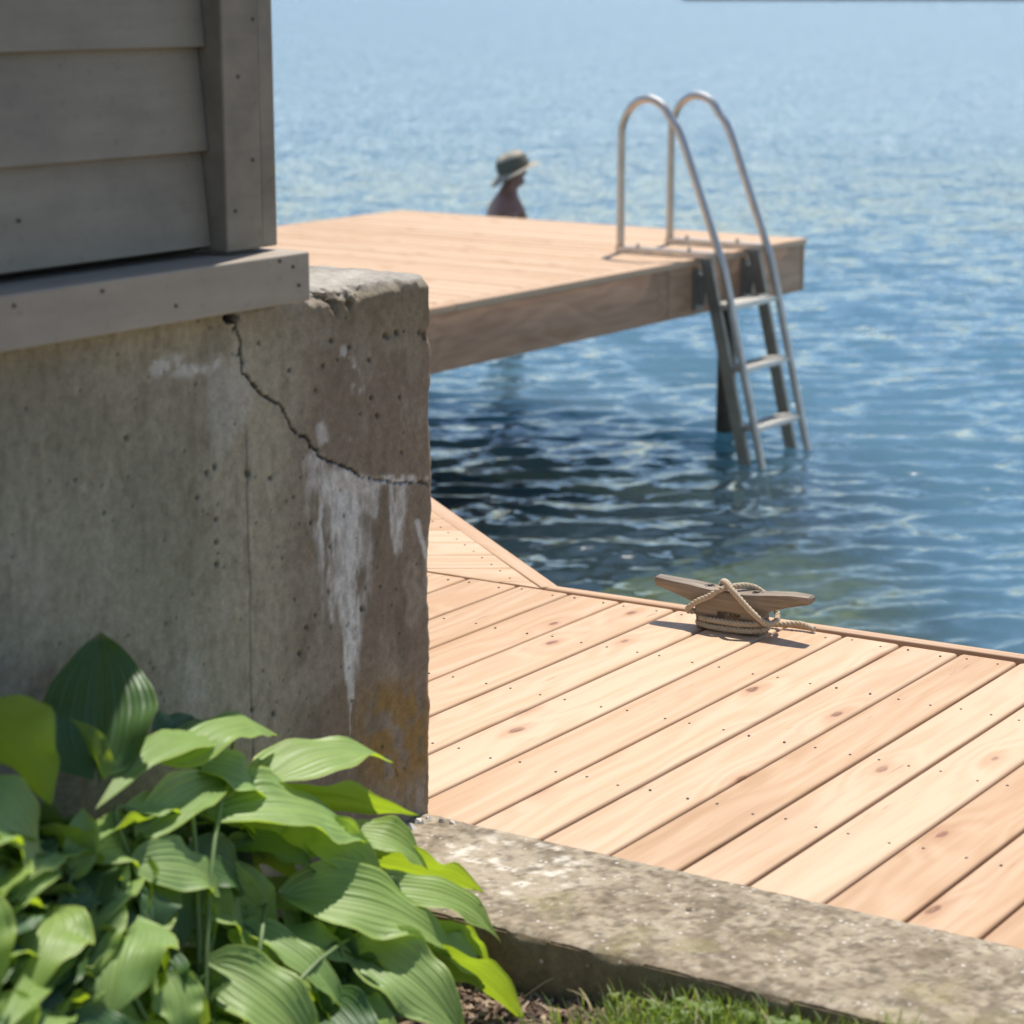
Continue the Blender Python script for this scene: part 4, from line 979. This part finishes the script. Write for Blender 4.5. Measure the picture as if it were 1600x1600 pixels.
leaf((640, 1450), (760, 1540), 60, 'up', arch=.12, dz=.03)
leaf((385, 1452), (545, 1592), 62, 'up', arch=.12, roll=-15)
leaf((335, 1508), (500, 1668), 116, 'up', arch=.15, cup=.15, seed=3)
leaf((205, 1440), (168, 1596), 158, 'up', arch=.16, cup=-.1, seed=4)
leaf((78, 1425), (40, 1568), 148, 'up', arch=.14, cup=-.1, seed=6)
leaf((-60, 1400), (-10, 1570), 120, 'up', arch=.1)
leaf((262, 1525), (285, 1625), 84, 'side', arch=.1)
leaf((420, 1290), (520, 1345), 60, 'up', dz=.06)
leaf((20, 1350), (-40, 1460), 90, 'up')
leaf((60, 1400), (150, 1430), 50, 'under', dz=.03)
leaf((0, 1560), (40, 1640), 80, 'up'); leaf((120, 1590), (200, 1680), 90, 'up', dark=True); leaf((500, 1560), (600, 1690), 90, 'up', dark=True)
leaf((90, 1500), (-20, 1640), 110, 'up', dark=True, dz=.06)
# deeper leaves, mostly in the copy with shade in its colour
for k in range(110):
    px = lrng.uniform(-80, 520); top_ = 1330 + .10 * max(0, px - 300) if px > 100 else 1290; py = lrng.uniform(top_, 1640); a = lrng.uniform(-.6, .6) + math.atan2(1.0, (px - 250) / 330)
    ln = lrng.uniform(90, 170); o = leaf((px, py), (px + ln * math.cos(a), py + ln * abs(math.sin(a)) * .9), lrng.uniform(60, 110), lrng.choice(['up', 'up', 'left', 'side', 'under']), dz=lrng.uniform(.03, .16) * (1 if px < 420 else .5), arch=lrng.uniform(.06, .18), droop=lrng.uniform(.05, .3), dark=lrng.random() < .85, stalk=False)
def top_line(px): return np.interp(px, [-100, 0, 150, 300, 450, 600, 700, 800], [1250, 1260, 1300, 1215, 1270, 1330, 1420, 1560])
for k in range(100):
    px = lrng.uniform(-60, 560); py = lrng.uniform(top_line(px) + 25, 1640); a = math.atan2((py - 1230) / 300, (px - 250) / 300) + lrng.uniform(-.5, .5); ln = lrng.uniform(85, 150)
    leaf((px, py), (px + ln * math.cos(a), py + ln * abs(math.sin(a)) * .8 + 10), lrng.uniform(42, 78), lrng.choice(['up', 'up', 'up', 'under', 'left', 'side']), dz=lrng.uniform(.0, .06) * (1 if px < 450 else .4), arch=lrng.uniform(.08, .2), cup=lrng.uniform(-.1, .3), droop=lrng.uniform(.05, .3), dark=lrng.random() < .3, stalk=False, roll=lrng.uniform(-25, 25))
for k in range(34):
    px, py = lrng.uniform(-40, 330), lrng.uniform(1250, 1430); a = lrng.uniform(-.4, 3.5)
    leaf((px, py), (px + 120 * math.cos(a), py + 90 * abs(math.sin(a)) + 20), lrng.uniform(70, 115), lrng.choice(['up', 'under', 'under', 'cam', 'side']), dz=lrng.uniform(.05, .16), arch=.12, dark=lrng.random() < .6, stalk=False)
for k in range(16):      # a few stalks and young leaves low in the middle, and leaves nearer the viewer below the frame
    a = k / 16 * 2 * math.pi; px = 300 + 330 * math.cos(a); py = 1760 + 60 * math.sin(a)
    leaf((300 + 120 * math.cos(a), 1700), (px, py), 110, 'up', dz=-.05 + .1 * math.sin(a), dark=k % 3 == 0)

# ------------------------------------------------------------------ the man beyond the pier
def skin_body(name, verts, edges, radii, mat, parent, root=0, sub=2):
    me = bpy.data.meshes.new(name); me.from_pydata(verts, edges, []); me.materials.append(mat)
    o = put(name, me, parent); md = o.modifiers.new('skin', 'SKIN'); md.use_smooth_shade = True
    for i, r_ in enumerate(radii):
        sv = me.skin_vertices[0].data[i]; sv.radius = r_ if isinstance(r_, tuple) else (r_, r_)
    me.skin_vertices[0].data[root].use_root = True
    s = o.modifiers.new('sub', 'SUBSURF'); s.levels = sub; s.render_levels = sub
    return o
def bathing_man():
    skin = flat_mat('tanned_skin', (.27, .135, .095), .55, var=.06); m = M('hat_cotton'); m.pbr((.36, .32, .25), .9); hatm = m.m
    m = M('crown_shade_olive'); m.pbr((.12, .115, .085), .9); shadem = m.m; m = M('swim_cloth'); m.pbr((.04, .07, .14), .8); swm = m.m
    m = M('dark_lens'); m.pbr((.01, .01, .012), .15); lens = m.m
    hd = at_d(800, 268, 17.5); feet = np.array([hd[0], hd[1], -.47])
    root = tag(empty('person', feet, AZ + R(14)), 'person in a sun hat with bare shoulders standing beyond the pier', 'person')
    h = hd[2] - feet[2]            # height of the head centre
    # local: +X is where he faces, +Y his left
    v = []; e = []; r_ = []
    def add(p, rad, par=None):
        v.append(p); r_.append(rad)
        if par is not None: e.append((par, len(v) - 1))
        return len(v) - 1
    z = h
    pel = add((-.02, 0, z - .72), (.135, .165)); wa = add((-.03, 0, z - .56), (.115, .145), pel); ch = add((-.05, 0, z - .40), (.15, .20), wa); sh = add((-.055, 0, z - .24), (.115, .185), ch)
    nb = add((-.03, 0, z - .15), (.066, .072), sh); nk = add((.0, 0, z - .095), (.058, .058), nb); jw = add((.022, 0, z - .045), (.068, .062), nk); hc_ = add((.012, 0, z + .02), (.088, .074), jw); tp = add((.005, 0, z + .085), (.07, .062), hc_)
    ns = add((.118, 0, z - .022), .014, hc_); cn = add((.098, 0, z - .095), .026, jw)
    for s in (-1, 1):
        er = add((.0, s * .082, z - .01), .016, hc_)
        s1 = add((-.055, s * .17, z - .285), .062, sh); el = add((-.10, s * .215, z - .56), .044, s1); wr = add((.03, s * .20, z - .78), .030, el); hn = add((.07, s * .19, z - .85), (.034, .020), wr)
        for j, (dy, ln) in enumerate(((-.024, .065), (-.008, .078), (.008, .074), (.023, .058))):
            f1 = add((.095 + .01 * j * 0, s * (.19 + dy), z - .89), .009, hn); add((.11, s * (.19 + dy * 1.1), z - .89 - ln * .7), .008, f1)
        th = add((.105, s * (.15), z - .86), .011, hn); add((.125, s * .14, z - .90), .009, th)
        hp = add((-.02, s * .095, z - .80), .092, pel); kn = add((.02, s * .11, z - 1.18), .058, hp); an = add((-.03, s * .12, .09), .042, kn); ft = add((.03, s * .125, .035), .036, an); add((.14, s * .14, .025), .028, ft)
    skin_body('body', v, e, r_, skin, root)
    # swim shorts
    v2 = [(-.02, 0, z - .66), (-.02, 0, z - .76), (-.02, .10, z - .84), (.0, .115, z - 1.04), (-.02, -.10, z - .84), (.0, -.115, z - 1.04)]
    skin_body('swim_shorts', v2, [(0, 1), (1, 2), (2, 3), (1, 4), (4, 5)], [(.15, .18), (.15, .18), .112, .098, .112, .098], swm, root)
    # soft brimmed hat, tilted back over the neck
    hat = empty('hat', (0, 0, 0)); hat.parent = root; hat.scale = (1.22, 1.18, 1.15); hat.location = (.012, 0, z + .028); hat.rotation_euler = (0, R(-21), 0)
    n = 28; prof = [(.098, -.012), (.099, .02), (.093, .055), (.084, .080), (.070, .096), (.045, .106), (.022, .108), (.004, .107)]
    V = [(q * math.cos(2 * math.pi * k / n) * 1.08, q * math.sin(2 * math.pi * k / n), zz + .006 * math.sin(3 * 2 * math.pi * k / n) * (zz > .08)) for q, zz in prof for k in range(n)]
    F = [(i * n + k, i * n + (k + 1) % n, (i + 1) * n + (k + 1) % n, (i + 1) * n + k) for i in range(len(prof) - 1) for k in range(n)] + [tuple((len(prof) - 1) * n + k for k in range(n))]
    put('crown', mk('crown', V, F, hatm, True), hat)
    def brim_z(a, q): return -.012 - .030 * q - .022 * q * math.cos(2 * a) * 1 + .03 * q * max(0, math.cos(a))
    V = []
    for lay in (0, 1):
        for i in range(5):
            q = i / 4
            for k in range(n):
                a = 2 * math.pi * k / n; rr = .0985 + q * .066; V.append((rr * math.cos(a) * 1.08, rr * math.sin(a), brim_z(a, q) - .004 * lay))
    F = []
    for lay in (0, 1):
        for i in range(4):
            for k in range(n):
                o_ = lay * 5 * n; q4 = (o_ + i * n + k, o_ + (i + 1) * n + k, o_ + (i + 1) * n + (k + 1) % n, o_ + i * n + (k + 1) % n); F.append(q4 if lay == 0 else q4[::-1])
    F += [(4 * n + k, 9 * n + k, 9 * n + (k + 1) % n, 4 * n + (k + 1) % n) for k in range(n)]
    put('brim', mk('brim', V, F, hatm, True), hat)
    mb = MB(); pr = [(.1015, -.008), (.1025, .02), (.0965, .055), (.0900, .074)]  # dark olive sleeve that paints the shaded side of the crown
    V = [(q * math.cos(2 * math.pi * k / n) * 1.08, q * math.sin(2 * math.pi * k / n), zz) for q, zz in pr for k in range(n)]
    F = [(i * n + k, i * n + (k + 1) % n, (i + 1) * n + (k + 1) % n, (i + 1) * n + k) for i in range(3) for k in range(n)]
    put('crown_shade', mk('crown_shade', V, F, shadem, True), hat)
    mb = MB(); mb.tube([(.075 * math.cos(a) + .022, .080 * math.sin(a), z + .012 + .002 * abs(a)) for a in np.linspace(-1.6, 1.6, 13)], .004, 6)
    for s in (-1, 1): mb.tube([(.098, s * .030, z + .008), (.106, s * .030, z + .008)], .021, 12)
    mb.build('sunglasses', lens, root, True)
bathing_man()
